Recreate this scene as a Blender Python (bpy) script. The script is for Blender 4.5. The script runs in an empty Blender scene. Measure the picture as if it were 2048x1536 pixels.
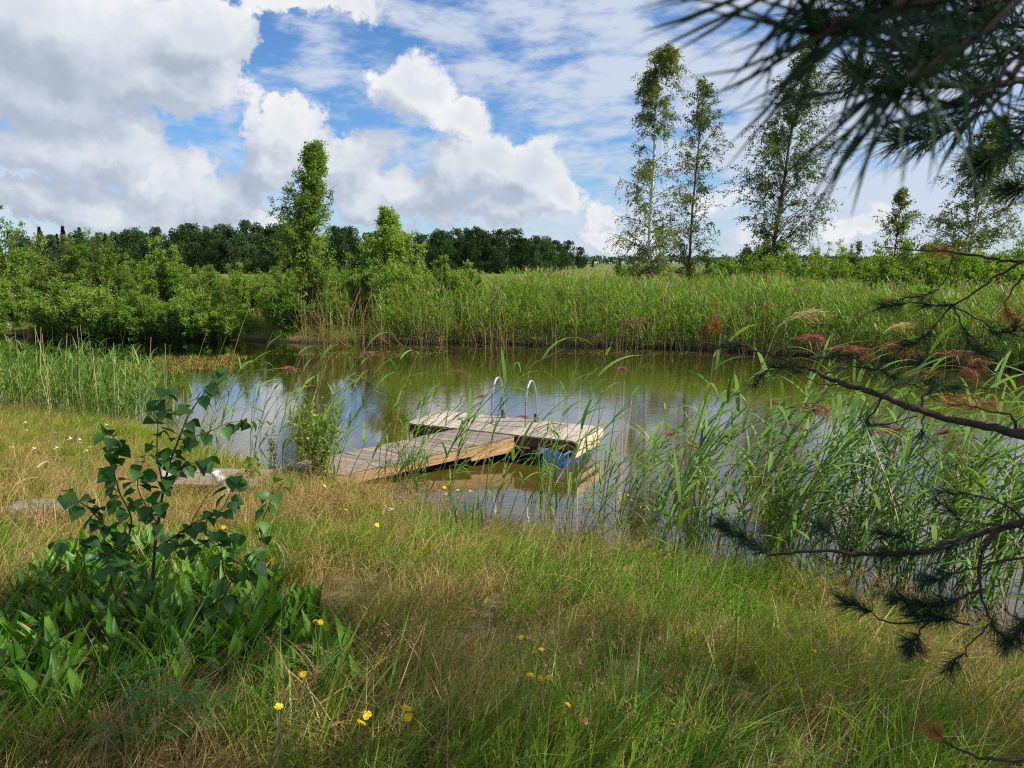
import bpy, math, random
import numpy as np
from mathutils import Vector, Matrix, Euler

S = bpy.context.scene
COL = S.collection
random.seed(7)
RNG = np.random.default_rng(11)
R = math.radians

# ------------------------------------------------------------------ camera
CAM_Z = 2.6
PITCH = R(9.3)
F = 1480.0                       # focal length in pixels of a 2048 wide picture
cam_d = bpy.data.cameras.new('camera')
cam_d.sensor_width = 36.0
cam_d.lens = 36.0 * F / 2048
cam_d.clip_start = 0.03
cam_d.clip_end = 6000
cam_d.dof.use_dof = True
cam_d.dof.focus_distance = 8.0
cam_d.dof.aperture_fstop = 11
cam = bpy.data.objects.new('camera', cam_d)
cam.location = (0, 0, CAM_Z)
cam.rotation_euler = (R(90) - PITCH, 0, 0)
COL.objects.link(cam)
S.camera = cam

# ------------------------------------------------------------------ sun, sky, exposure
SUN_EL, SUN_AZ = R(47), R(104)            # azimuth clockwise from the view direction
sun_dir = Vector((math.sin(SUN_AZ) * math.cos(SUN_EL), math.cos(SUN_AZ) * math.cos(SUN_EL), math.sin(SUN_EL)))
sd = bpy.data.lights.new('sun', 'SUN')
sd.energy = 4.9
sd.angle = R(0.53)
sd.color = (1.0, 0.94, 0.84)
sun = bpy.data.objects.new('sun', sd)
sun.rotation_euler = (-sun_dir).to_track_quat('-Z', 'Y').to_euler()
sun.location = (30, -10, 40)
COL.objects.link(sun)
S.view_settings.view_transform = 'Standard'
S.view_settings.look = 'None'
S.view_settings.gamma = 1
S.view_settings.use_curve_mapping = False
S.view_settings.exposure = 0.58
S.cycles.use_denoising = False

S.cycles.filter_width = 1.15
S.cycles.max_bounces = 6
S.cycles.diffuse_bounces = 3
S.cycles.glossy_bounces = 3
S.cycles.transmission_bounces = 4
S.cycles.transparent_max_bounces = 4
S.cycles.caustics_reflective = False
S.cycles.caustics_refractive = False
S.cycles.sample_clamp_indirect = 4.0


class Nodes:
    """short hand for building node trees"""
    def __init__(s, nt):
        s.nt = nt
        nt.nodes.clear()

    def n(s, t, **kw):
        x = s.nt.nodes.new(t)
        for k, v in kw.items():
            setattr(x, k, v)
        return x

    def put(s, sock, v):
        if isinstance(v, bpy.types.NodeSocket):
            s.nt.links.new(v, sock)
        elif v is not None:
            sock.default_value = v

    def m(s, op, a, b=None, c=None, clamp=False):
        x = s.n('ShaderNodeMath', operation=op, use_clamp=clamp)
        for i, v in enumerate((a, b, c)):
            s.put(x.inputs[i], v)
        return x.outputs[0]

    def v(s, op, a, b=None, scale=None):
        x = s.n('ShaderNodeVectorMath', operation=op)
        s.put(x.inputs[0], a)
        if b is not None:
            s.put(x.inputs[1], b)
        if scale is not None:
            s.put(x.inputs['Scale'], scale)
        return x.outputs['Value'] if op in ('LENGTH', 'DOT_PRODUCT', 'DISTANCE') else x.outputs[0]

    def noise(s, vec, scale, detail=4.0, rough=0.55, dist=0.0, color=False):
        x = s.n('ShaderNodeTexNoise')
        s.put(x.inputs['Vector'], vec)
        x.inputs['Scale'].default_value = scale
        x.inputs['Detail'].default_value = detail
        x.inputs['Roughness'].default_value = rough
        x.inputs['Distortion'].default_value = dist
        return x.outputs['Color' if color else 'Fac']

    def sstep(s, val, lo, hi, a=0.0, b=1.0):
        x = s.n('ShaderNodeMapRange', interpolation_type='SMOOTHSTEP')
        s.put(x.inputs['Value'], val)
        for k, q in (('From Min', lo), ('From Max', hi), ('To Min', a), ('To Max', b)):
            s.put(x.inputs[k], q)
        return x.outputs['Result']

    def mix(s, f, a, b, blend='MIX'):
        x = s.n('ShaderNodeMix', data_type='RGBA', blend_type=blend)
        s.put(x.inputs['Factor'], f)
        s.put(x.inputs['A'], a if not isinstance(a, tuple) else (*a, 1)[:4])
        s.put(x.inputs['B'], b if not isinstance(b, tuple) else (*b, 1)[:4])
        return x.outputs['Result']

    def ramp(s, f, stops):
        x = s.n('ShaderNodeValToRGB')
        el = x.color_ramp.elements
        while len(el) < len(stops):
            el.new(0.5)
        for e, (p, c) in zip(el, stops):
            e.position = p
            e.color = (*c, 1)
        s.put(x.inputs[0], f)
        return x.outputs[0]


def ray(px, py):
    """direction (forward component 1) through a point of the 2048 x 1536 photograph"""
    u, w = (px - 1024) / F, (768 - py) / F
    cp, sp = math.cos(PITCH), math.sin(PITCH)
    return np.array([u, cp + w * sp, -sp + w * cp])


def at_depth(px, py, d):
    return np.array([0, 0, CAM_Z]) + ray(px, py) * d


def at_y(px, py, y):
    r = ray(px, py)
    return np.array([0, 0, CAM_Z]) + r * (y / r[1])


def at_z(px, py, z):
    r = ray(px, py)
    return np.array([0, 0, CAM_Z]) + r * ((z - CAM_Z) / r[2])


# ---- the sky: Nishita air with cumulus and a thin high sheet of broken cloud
world = bpy.data.worlds.new('World')
S.world = world
world.use_nodes = True
W = Nodes(world.node_tree)
sky = W.n('ShaderNodeTexSky', sky_type='NISHITA', sun_disc=False, sun_elevation=SUN_EL, sun_rotation=SUN_AZ)
sky.air_density = 1.0
sky.dust_density = 0.35
sky.ozone_density = 2.2

# cumulus groups seen from the pond: (px, py, rx, ry, weight)
CLOUDS = [
    (150, 40, 320, 140, 1.05), (400, 70, 115, 85, 1.2), (90, 190, 230, 90, .85), (300, 150, 180, 60, .95),
    (250, 290, 120, 70, 1.0), (100, 310, 170, 62, .9), (330, 350, 105, 75, 1.0), (430, 400, 95, 65, 1.0),
    (180, 410, 230, 50, .85), (380, 195, 70, 45, .8), (45, 395, 45, 32, .9), (532, 420, 44, 36, 1.05),
    (590, 250, 115, 75, .95), (550, 320, 80, 60, .9), (690, 330, 110, 75, 1.0), (820, 165, 95, 65, .95),
    (640, 10, 170, 40, .8), (980, 330, 95, 65, 1.2), (1060, 360, 90, 75, 1.2), (1130, 390, 70, 50, 1.05),
    (920, 350, 90, 65, 1.05), (840, 390, 120, 60, 1.0), (1000, 420, 170, 45, 1.0), (740, 420, 90, 45, .9),
    (1200, 430, 40, 50, .75), (1210, 480, 80, 35, .9), (1500, 480, 45, 25, .9), (1280, 490, 60, 25, .8),
    (1460, 400, 110, 40, .6), (1730, 440, 90, 35, .8), (920, 240, 70, 40, .75),
]
cg = bpy.data.node_groups.new('cloud_density', 'ShaderNodeTree')
cg.interface.new_socket('Vector', in_out='INPUT', socket_type='NodeSocketVector')
cg.interface.new_socket('Density', in_out='OUTPUT', socket_type='NodeSocketFloat')
G_ = Nodes(cg)
gi = G_.n('NodeGroupInput')
go = G_.n('NodeGroupOutput')
d0 = gi.outputs[0]
w1 = G_.v('SCALE', G_.v('SUBTRACT', G_.noise(d0, 7.0, 3.0, .5, color=True), (.5, .5, .5)), scale=.085)
w2 = G_.v('SCALE', G_.v('SUBTRACT', G_.noise(d0, 24.0, 7.0, .66, color=True), (.5, .5, .5)), scale=.075)
dd = G_.v('NORMALIZE', G_.v('ADD', G_.v('ADD', d0, w1), w2))
sp = G_.n('ShaderNodeSeparateXYZ')
G_.put(sp.inputs[0], dd)
az = G_.m('ARCTAN2', sp.outputs[0], sp.outputs[1])
el = G_.m('ARCSINE', sp.outputs[2])
cb = G_.n('ShaderNodeCombineXYZ')
G_.put(cb.inputs[0], az)
G_.put(cb.inputs[1], el)
acc = None
for (px, py, rx, ry, wgt) in CLOUDS:
    r = ray(px, py)
    r = r / np.linalg.norm(r)
    a_, e_ = math.atan2(r[0], r[1]), math.asin(r[2])
    q = G_.v('SUBTRACT', cb.outputs[0], (a_, e_, 0))
    q = G_.v('MULTIPLY', q, (F / rx / .90, F / ry / .90, 0))
    ln = G_.v('LENGTH', q)
    f = G_.m('MULTIPLY', G_.m('SUBTRACT', 1.0, ln), wgt)
    acc = f if acc is None else G_.m('SMOOTH_MAX', acc, f, .25)
# all round the dome: the same kind of broken cumulus, kept out of the strip laid out above
broad = G_.m('MULTIPLY', G_.m('SUBTRACT', G_.noise(G_.v('MULTIPLY', d0, (1, 1, 2.2)), 3.2, 3.0, .5), .535), 5.0)
inview = G_.m('MULTIPLY', G_.sstep(G_.m('ABSOLUTE', az), .62, .8, 1, 0), G_.sstep(el, .36, .5, 1, 0))
broad = G_.m('SUBTRACT', broad, G_.m('MULTIPLY', inview, 3.0))
acc = G_.m('MAXIMUM', acc, broad)
fb = G_.noise(d0, 22.0, 7.0, .62)
mid_n = G_.noise(d0, 9.0, 4.0, .55)
acc = G_.m('ADD', acc, G_.m('ADD', G_.m('MULTIPLY', G_.m('SUBTRACT', fb, .52), .95), G_.m('MULTIPLY', G_.m('SUBTRACT', mid_n, .5), 1.35)))
G_.put(go.inputs[0], acc)

tc = W.n('ShaderNodeTexCoord').outputs['Generated']


def dens(vec):
    g = W.n('ShaderNodeGroup')
    g.node_tree = cg
    W.put(g.inputs[0], vec)
    return g.outputs[0]


D0 = dens(tc)
D1 = dens(W.v('ADD', tc, (.022, -.004, .026)))
crisp = W.sstep(W.noise(tc, 6.0, 3.0, .5), .38, .62, .42, .12)
mask = W.sstep(D0, -.04, crisp)
D2 = dens(W.v('ADD', tc, (.052, -.01, .060)))
lit = W.m('MULTIPLY_ADD', W.m('SUBTRACT', D0, D2), .38, W.m('MULTIPLY', W.m('SUBTRACT', D0, D1), .62))
litn = W.sstep(lit, -.42, .58)
thick = W.sstep(D0, .0, 1.1)
br = W.m('MULTIPLY_ADD', litn, .62, W.m('MULTIPLY_ADD', thick, -.24, .33))
soft = W.noise(tc, 12.0, 6.0, .6)
br = W.m('ADD', br, W.m('MULTIPLY', W.m('SUBTRACT', soft, .5), .55))
ccol = W.ramp(br, [(0.08, (.40, .46, .57)), (.35, (.53, .60, .72)), (.62, (.68, .74, .84)), (1.0, (1.0, 1.0, 1.0))])
# high broken sheet
sv = W.v('MULTIPLY', tc, (1.0, 1.0, 2.9))
h1 = W.noise(sv, 5.2, 6.0, .58, .2)
h2 = W.noise(sv, 19.0, 5.0, .6, .1)
hsum = W.m('ADD', W.m('MULTIPLY', h1, .66), W.m('MULTIPLY', h2, .34))
spz = W.n('ShaderNodeSeparateXYZ')
W.put(spz.inputs[0], tc)
rightness = W.sstep(spz.outputs[0], -.15, .45, 0, .10)
hmask = W.sstep(W.m('ADD', hsum, rightness), .44, .62, 0, .92)
sky_s = W.v('SCALE', sky.outputs[0], scale=.115)
sky_s = W.mix(1.0, sky_s, (.66, .98, 1.32), 'MULTIPLY')
horizon_pale = W.sstep(spz.outputs[2], .0, .16, .42, 0)
base_sky = W.mix(horizon_pale, sky_s, (.70, .80, .93))
s1 = W.mix(hmask, base_sky, (.70, .77, .90))
s2 = W.mix(mask, s1, ccol)
below = W.sstep(spz.outputs[2], -.05, -.01, 1, 0)
s2 = W.mix(below, s2, (.10, .12, .06))
bg = W.n('ShaderNodeBackground')
W.put(bg.inputs['Color'], s2)
bg.inputs['Strength'].default_value = 0.62
wo = W.n('ShaderNodeOutputWorld')
W.nt.links.new(bg.outputs[0], wo.inputs[0])
world.cycles.sampling_method = 'MANUAL'
world.cycles.sample_map_resolution = 512


# ------------------------------------------------------------------ materials
def new_mat(name):
    m = bpy.data.materials.new(name)
    m.use_nodes = True
    return m, Nodes(m.node_tree)


def leaf_mat(name, c1, c2, trans=.35, gloss=.07, rough=.38, noise=None, c3=None, nscale=.8, tint=(1.25, 1.2, .55), per_tree=0.0):
    """thin leaf: diffuse + translucent + a little gloss; colour differs from leaf to leaf (c1..c2)
    and, with c3, in broad patches over the place"""
    m, n = new_mat(name)
    geo = n.n('ShaderNodeNewGeometry')
    ob = n.n('ShaderNodeObjectInfo')
    f = n.m('FRACT', n.m('ADD', geo.outputs['Random Per Island'], ob.outputs['Random']))
    col = n.mix(f, c1, c2)
    if c3 is not None:
        pn = n.noise(geo.outputs['Position'], nscale, 3.0, .6)
        col = n.mix(n.sstep(pn, .42, .62), col, c3)
    if per_tree:                                   # every tree of a wood has its own tone of green
        col = n.v('SCALE', col, scale=n.m('MULTIPLY_ADD', ob.outputs['Random'], 2 * per_tree, 1 - per_tree))
    dif = n.n('ShaderNodeBsdfDiffuse')
    n.put(dif.inputs['Color'], col)
    tr = n.n('ShaderNodeBsdfTranslucent')
    n.put(tr.inputs['Color'], n.mix(1.0, col, tint, 'MULTIPLY'))
    mx = n.n('ShaderNodeMixShader')
    mx.inputs[0].default_value = trans
    n.nt.links.new(dif.outputs[0], mx.inputs[1])
    n.nt.links.new(tr.outputs[0], mx.inputs[2])
    out = mx.outputs[0]
    gloss *= .4
    if gloss > 0:
        gl = n.n('ShaderNodeBsdfGlossy')
        gl.inputs['Roughness'].default_value = rough
        mg = n.n('ShaderNodeMixShader')
        mg.inputs[0].default_value = gloss
        n.nt.links.new(out, mg.inputs[1])
        n.nt.links.new(gl.outputs[0], mg.inputs[2])
        out = mg.outputs[0]
    o = n.n('ShaderNodeOutputMaterial')
    n.nt.links.new(out, o.inputs[0])
    return m


def solid_mat(name, c1, c2, scale=20, rough=.8, stretch=(1, 1, 1), bump=.3, metallic=0.0, c3=None, thr=(.55, .7), per_obj=0.0, dist=.01, spec=.3):
    m, n = new_mat(name)
    tcn = n.n('ShaderNodeTexCoord')
    ob = n.n('ShaderNodeObjectInfo')
    vec = n.v('MULTIPLY', tcn.outputs['Object'], stretch)
    vec = n.v('ADD', vec, n.v('SCALE', (17.0, 9.0, 5.0), scale=ob.outputs['Random']))
    f = n.noise(vec, scale, 6.0, .6)
    col = n.mix(n.sstep(f, .3, .7), c1, c2)
    if c3 is not None:
        f3 = n.noise(vec, scale * .45, 4.0, .65)
        col = n.mix(n.sstep(f3, *thr), col, c3)
    if per_obj:
        k = n.m('MULTIPLY_ADD', ob.outputs['Random'], per_obj, 1 - per_obj * .5)
        col = n.v('SCALE', col, scale=k)
    p = n.n('ShaderNodeBsdfPrincipled')
    n.put(p.inputs['Base Color'], col)
    p.inputs['Roughness'].default_value = rough
    p.inputs['Metallic'].default_value = metallic
    p.inputs['Specular IOR Level'].default_value = spec
    if bump:
        b = n.n('ShaderNodeBump')
        b.inputs['Strength'].default_value = bump
        b.inputs['Distance'].default_value = dist
        n.put(b.inputs['Height'], f)
        n.nt.links.new(b.outputs[0], p.inputs['Normal'])
    o = n.n('ShaderNodeOutputMaterial')
    n.nt.links.new(p.outputs[0], o.inputs[0])
    return m


M = {}
M['birch_leaf'] = leaf_mat('birch_leaf', (.115, .175, .035), (.22, .28, .065), .40, .02)
M['birch_leaf_dark'] = leaf_mat('birch_leaf_dark', (.070, .125, .030), (.14, .20, .045), .38, .02)
M['shrub_leaf'] = leaf_mat('shrub_leaf', (.135, .25, .032), (.31, .40, .080), .44, .0, per_tree=.16, c3=(.15, .27, .04), nscale=.5)
M['willow_leaf'] = leaf_mat('willow_leaf', (.15, .22, .035), (.24, .31, .05), .4, .06)
M['sapling_leaf'] = leaf_mat('sapling_leaf', (.035, .12, .022), (.085, .20, .040), .30, .07, .45, tint=(1.1, 1.2, .5))
M['lily_leaf'] = leaf_mat('lily_leaf', (.052, .165, .011), (.14, .28, .025), .35, .07, .42)
M['lily_old'] = leaf_mat('lily_old', (.30, .20, .04), (.36, .17, .05), .35, .05)
M['reed_leaf'] = leaf_mat('reed_leaf', (.085, .20, .030), (.20, .34, .06), .40, .06, .55)
M['reed_far'] = leaf_mat('reed_far', (.12, .245, .024), (.235, .36, .05), .42, .04, c3=(.18, .31, .036), nscale=.35)
M['reed_stem'] = leaf_mat('reed_stem', (.13, .20, .045), (.22, .27, .075), .1, .06)
M['reed_dry'] = leaf_mat('reed_dry', (.38, .29, .14), (.50, .40, .22), .15, .04)
M['reed_old'] = leaf_mat('reed_old', (.20, .135, .065), (.34, .25, .12), .1, .03)
M['plume'] = leaf_mat('plume', (.22, .085, .075), (.36, .16, .12), .3, .04)
M['plume_tan'] = leaf_mat('plume_tan', (.50, .38, .22), (.62, .5, .32), .3, .04)
M['plume_far'] = leaf_mat('plume_far', (.30, .19, .12), (.38, .27, .15), .3, .03)
M['grass_green'] = leaf_mat('grass_green', (.045, .15, .008), (.23, .41, .035), .40, .05, c3=(.22, .30, .035), nscale=1.3)
M['grass_short'] = leaf_mat('grass_short', (.20, .32, .025), (.33, .41, .05), .40, .04, c3=(.42, .36, .10), nscale=1.1)
M['grass_dry'] = leaf_mat('grass_dry', (.24, .155, .05), (.60, .44, .19), .3, .04, c3=(.22, .23, .045), nscale=1.7)
M['grass_seed'] = leaf_mat('grass_seed', (.30, .16, .08), (.46, .29, .14), .3, .03)
M['needle'] = leaf_mat('needle', (.017, .043, .021), (.044, .082, .038), .10, .04, .5, tint=(1, 1, 1))
M['needle_dead'] = leaf_mat('needle_dead', (.35, .14, .04), (.45, .20, .06), .15, .06, .4)
M['needle_far'] = leaf_mat('needle_far', (.06, .10, .03), (.10, .15, .045), .15, .05)
M['forest_leaf'] = leaf_mat('forest_leaf', (.022, .050, .018), (.066, .115, .040), .2, .0, per_tree=.42)
M['forest_pale'] = leaf_mat('forest_pale', (.036, .066, .028), (.056, .088, .036), .2, .02)
M['spruce_leaf'] = leaf_mat('spruce_leaf', (.011, .028, .014), (.02, .042, .018), .1, .02)
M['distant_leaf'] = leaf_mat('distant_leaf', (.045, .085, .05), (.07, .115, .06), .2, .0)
M['yellow'] = leaf_mat('yellow_petal', (.80, .52, .015), (.85, .62, .02), .25, .04, tint=(1, .9, .4))
M['white_petal'] = leaf_mat('white_petal', (.72, .72, .66), (.8, .8, .74), .2, .03, tint=(1, 1, 1))
M['weed'] = leaf_mat('weed', (.12, .085, .018), (.22, .165, .035), .1, .05)
M['weed_green'] = leaf_mat('weed_green', (.10, .13, .03), (.20, .22, .05), .1, .10)
M['bark_birch'] = solid_mat('bark_birch', (.55, .53, .49), (.72, .70, .66), 3, .75, (1, 1, 6), .3, c3=(.06, .055, .05), thr=(.58, .66))
M['bark_dark'] = solid_mat('bark_dark', (.07, .05, .038), (.14, .10, .075), 22, .9, (1, 1, .3), .5)
M['bark_twig'] = solid_mat('bark_twig', (.09, .06, .045), (.17, .12, .09), 60, .85, (1, 1, 1), .5)
M['bark_pine'] = solid_mat('bark_pine', (.030, .022, .018), (.085, .058, .044), 70, .9, (1, 1, 1), .9, dist=.006)
M['twig_red'] = solid_mat('twig_red', (.05, .028, .022), (.09, .05, .038), 90, .6, (1, 1, 1), .2)
M['deck'] = solid_mat('deck_wood', (.25, .21, .17), (.43, .37, .305), 9, .82, (1.0, 14, 14), .35, c3=(.14, .115, .095), thr=(.50, .70), per_obj=.55)
M['deck_grey'] = solid_mat('deck_grey', (.17, .135, .112), (.30, .245, .205), 9, .88, (1.0, 14, 14), .4, c3=(.13, .11, .095), thr=(.55, .75), per_obj=.4)
M['beam'] = solid_mat('beam_wood', (.42, .24, .115), (.60, .375, .20), 6, .75, (1.0, 12, 12), .25, c3=(.20, .12, .065), thr=(.50, .72), per_obj=.2)
M['beam_pale'] = solid_mat('beam_pale', (.55, .40, .27), (.70, .55, .40), 6, .75, (1.0, 12, 12), .25, c3=(.42, .29, .19), thr=(.55, .75), per_obj=.2)
M['old_wood'] = solid_mat('old_wood', (.19, .155, .13), (.30, .255, .215), 8, .9, (1.0, 9, 9), .5, c3=(.16, .12, .10), thr=(.5, .7))
M['rot'] = solid_mat('rotten_and_shade_wood', (.10, .055, .035), (.20, .11, .07), 40, .95, (1, 1, 1), .9)  # rotten wood; also the dark tone standing in for shade at the platform
M['blue'] = solid_mat('blue_plastic', (.07, .27, .62), (.10, .33, .70), 7, .42, (1, 1, 1), .05, c3=(.20, .36, .56), thr=(.58, .8), spec=.5)
M['steel'] = solid_mat('galvanised_steel', (.40, .42, .44), (.56, .58, .60), 14, .34, (1, 1, 1), .05, metallic=.85)
M['dark_metal'] = solid_mat('dark_bolt', (.05, .05, .05), (.12, .11, .10), 40, .6, (1, 1, 1), .1, metallic=.5)
M['white_paint'] = solid_mat('white_paint', (.74, .75, .76), (.84, .85, .86), 8, .6, (1, 1, 1), .15, c3=(.22, .20, .17), thr=(.48, .58))
M['stone'] = solid_mat('grey_stone', (.12, .115, .12), (.22, .21, .21), 7, .9, (1, 1, 1), .5, c3=(.14, .13, .12), thr=(.55, .75))


def ground_mat():
    m, n = new_mat('soil')
    geo = n.n('ShaderNodeNewGeometry')
    p_ = geo.outputs['Position']
    a = n.noise(p_, .9, 5.0, .6)
    b = n.noise(p_, 14.0, 6.0, .65)
    c = n.noise(p_, 60.0, 4.0, .6)
    col = n.mix(n.sstep(b, .35, .65), (.05, .042, .02), (.19, .15, .07))
    col = n.mix(n.sstep(a, .42, .62), col, (.07, .085, .024))
    col = n.mix(n.sstep(c, .55, .72, 0, .6), col, (.26, .20, .10))
    sep = n.n('ShaderNodeSeparateXYZ')
    n.put(sep.inputs[0], p_)
    # wet mud at and under the water line, meadow far out
    wet = n.sstep(sep.outputs[2], .02, .14, 1, 0)
    col = n.mix(wet, col, (.030, .024, .013))
    far = n.sstep(sep.outputs[1], 45, 70)
    fn = n.noise(p_, .02, 4.0, .6)
    col = n.mix(far, col, n.mix(n.sstep(fn, .4, .6), (.085, .12, .025), (.15, .16, .045)))
    pr = n.n('ShaderNodeBsdfPrincipled')
    n.put(pr.inputs['Base Color'], col)
    pr.inputs['Roughness'].default_value = .95
    pr.inputs['Specular IOR Level'].default_value = .1
    bp = n.n('ShaderNodeBump')
    bp.inputs['Strength'].default_value = .8
    bp.inputs['Distance'].default_value = .03
    n.put(bp.inputs['Height'], b)
    n.nt.links.new(bp.outputs[0], pr.inputs['Normal'])
    o = n.n('ShaderNodeOutputMaterial')
    n.nt.links.new(pr.outputs[0], o.inputs[0])
    return m


def water_mat():
    m, n = new_mat('pond_water')
    geo = n.n('ShaderNodeNewGeometry')
    p_ = geo.outputs['Position']
    w0 = n.noise(n.v('MULTIPLY', p_, (.9, 2.6, 1)), 2.2, 3.0, .5, .3)
    w1 = n.noise(n.v('MULTIPLY', p_, (1.2, 3.4, 1)), 7.5, 3.0, .55, .2)
    calm = n.sstep(n.noise(n.v('MULTIPLY', p_, (.25, .6, 1)), .8, 2.0, .5), .40, .62, .25, 1)
    hgt = n.m('MULTIPLY', n.m('ADD', n.m('MULTIPLY', w0, .6), n.m('MULTIPLY', w1, .35)), calm)
    murk = n.noise(n.v('MULTIPLY', p_, (.3, .8, 1)), .6, 3.0, .6)
    col = n.mix(n.sstep(murk, .35, .65), (.085, .066, .011), (.066, .056, .011))
    bp = n.n('ShaderNodeBump')
    bp.inputs['Strength'].default_value = .22
    bp.inputs['Distance'].default_value = .014
    n.put(bp.inputs['Height'], hgt)
    df = n.n('ShaderNodeBsdfDiffuse')
    n.put(df.inputs['Color'], col)
    gl = n.n('ShaderNodeBsdfGlossy')
    gl.inputs['Roughness'].default_value = .015
    n.nt.links.new(bp.outputs[0], gl.inputs['Normal'])
    fr = n.n('ShaderNodeFresnel')
    fr.inputs['IOR'].default_value = 1.40
    n.nt.links.new(bp.outputs[0], fr.inputs['Normal'])
    fac = n.m('MULTIPLY_ADD', fr.outputs[0], 1.75, .08, clamp=True)
    ms = n.n('ShaderNodeMixShader')
    n.put(ms.inputs[0], fac)
    n.nt.links.new(df.outputs[0], ms.inputs[1])
    n.nt.links.new(gl.outputs[0], ms.inputs[2])
    o = n.n('ShaderNodeOutputMaterial')
    n.nt.links.new(ms.outputs[0], o.inputs[0])
    return m


M['ground'] = ground_mat()
M['water'] = water_mat()


# ------------------------------------------------------------------ mesh tools
class Geo:
    """collects vertices and faces (arrays) with material slots; build() makes one mesh"""
    def __init__(s):
        s.V, s.F, s.I, s.n = [], [], [], 0

    def add(s, V, Fc, mi=0):
        V = np.asarray(V, float).reshape(-1, 3)
        Fc = np.asarray(Fc, int)
        if len(V) and len(Fc):
            s.V.append(V)
            s.F.append(Fc + s.n)
            s.I.append(np.full(len(Fc), mi))
            s.n += len(V)
        return s

    def mesh(s, name, mats, smooth=False):
        me = bpy.data.meshes.new(name)
        V = np.concatenate(s.V)
        me.vertices.add(len(V))
        me.vertices.foreach_set('co', V.astype(np.float32).ravel())
        loops = np.concatenate([f.ravel() for f in s.F])
        tot = np.concatenate([np.full(len(f), f.shape[1]) for f in s.F])
        st = np.concatenate([[0], np.cumsum(tot)[:-1]])
        me.loops.add(len(loops))
        me.loops.foreach_set('vertex_index', loops.astype(np.int32))
        me.polygons.add(len(tot))
        me.polygons.foreach_set('loop_start', st.astype(np.int32))
        me.polygons.foreach_set('material_index', np.concatenate(s.I).astype(np.int32))
        me.polygons.foreach_set('use_smooth', np.full(len(tot), bool(smooth)))
        for q in (mats if isinstance(mats, (list, tuple)) else [mats]):
            me.materials.append(M[q])
        me.update(calc_edges=True)
        me.validate()
        return me


def strips(P, H, L, Wd, a0, a1, k=3, prof=None, tw=None):
    """bent ribbons: root P, horizontal heading H (angle), length, width, angle from vertical at root / tip"""
    P = np.asarray(P, float)
    N = len(P)
    b = lambda q: np.broadcast_to(np.asarray(q, float), (N,))
    H, L, Wd, a0, a1 = map(b, (H, L, Wd, a0, a1))
    tw = b(0 if tw is None else tw)
    hd = np.stack([np.cos(H), np.sin(H), np.zeros(N)], 1)
    sd_ = np.stack([-np.sin(H + tw), np.cos(H + tw), np.zeros(N)], 1)
    if prof is None:
        prof = [1 - .95 * (i / k) ** 1.6 for i in range(k + 1)]
    V = np.zeros((N, k + 1, 2, 3))
    c = P.copy()
    for i in range(k + 1):
        if i:
            th = a0 + (a1 - a0) * ((i - .5) / k)
            c = c + (L / k)[:, None] * (np.sin(th)[:, None] * hd + np.cos(th)[:, None] * np.array([0, 0, 1.]))
        w = (Wd * prof[i] / 2)[:, None] * sd_
        V[:, i, 0] = c - w
        V[:, i, 1] = c + w
    base = (np.arange(N) * (k + 1) * 2)[:, None] + (np.arange(k) * 2)[None, :]
    Fc = np.stack([base, base + 1, base + 3, base + 2], -1).reshape(-1, 4)
    return V.reshape(-1, 3), Fc


def tubes(paths, radii, sides=4):
    """many tapered tubes of equal point count: paths (N,m,3), radii (N,m)"""
    paths = np.asarray(paths, float)
    if paths.ndim == 2:
        paths = paths[None]
    radii = np.asarray(radii, float)
    if radii.ndim == 1:
        radii = radii[None]
    N, m, _ = paths.shape
    t = np.gradient(paths, axis=1)
    t /= np.linalg.norm(t, axis=2, keepdims=True) + 1e-9
    ref = np.where(np.abs(t[..., 2:3]) < .9, np.array([0, 0, 1.]), np.array([1., 0, 0]))
    a = np.cross(t, ref)
    a /= np.linalg.norm(a, axis=2, keepdims=True) + 1e-9
    b = np.cross(t, a)
    ang = np.arange(sides) * 2 * np.pi / sides
    V = paths[:, :, None] + radii[:, :, None, None] * (np.cos(ang)[:, None] * a[:, :, None] + np.sin(ang)[:, None] * b[:, :, None])
    i, j, k = np.meshgrid(np.arange(N), np.arange(m - 1), np.arange(sides), indexing='ij')
    q = lambda jj, kk: (i * m + jj) * sides + kk % sides
    Fc = np.stack([q(j, k), q(j, k + 1), q(j + 1, k + 1), q(j + 1, k)], -1).reshape(-1, 4)
    return V.reshape(-1, 3), Fc


def smooth_path(pts, n):
    """Catmull-Rom through pts, n samples"""
    p = np.asarray(pts, float)
    p = np.vstack([2 * p[0] - p[1], p, 2 * p[-1] - p[-2]])
    u = np.linspace(0, len(p) - 3 - 1e-6, n)
    i = u.astype(int)
    f = (u - i)[:, None]
    a, b, c, d = p[i], p[i + 1], p[i + 2], p[i + 3]
    return .5 * (2 * b + (c - a) * f + (2 * a - 5 * b + 4 * c - d) * f ** 2 + (3 * b - a - 3 * c + d) * f ** 3)


def unit(v):
    return v / (np.linalg.norm(v, axis=-1, keepdims=True) + 1e-9)


def leaf_quads(P, size, bias=(0, 0, -.3), rng=RNG, wid=.36, spread=1.0):
    """small pointed leaves at P as one quad each"""
    N = len(P)
    d = unit(rng.normal(size=(N, 3)) * spread + np.asarray(bias))
    nrm = unit(rng.normal(size=(N, 3)) + np.array([.2, -.25, .5]))
    s = unit(np.cross(d, nrm))
    L = (size * rng.uniform(.7, 1.2, N))[:, None]
    V = np.stack([P, P + d * L * .45 + s * L * wid, P + d * L, P + d * L * .45 - s * L * wid], 1)
    return V.reshape(-1, 3), (np.arange(N) * 4)[:, None] + np.arange(4)


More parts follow.
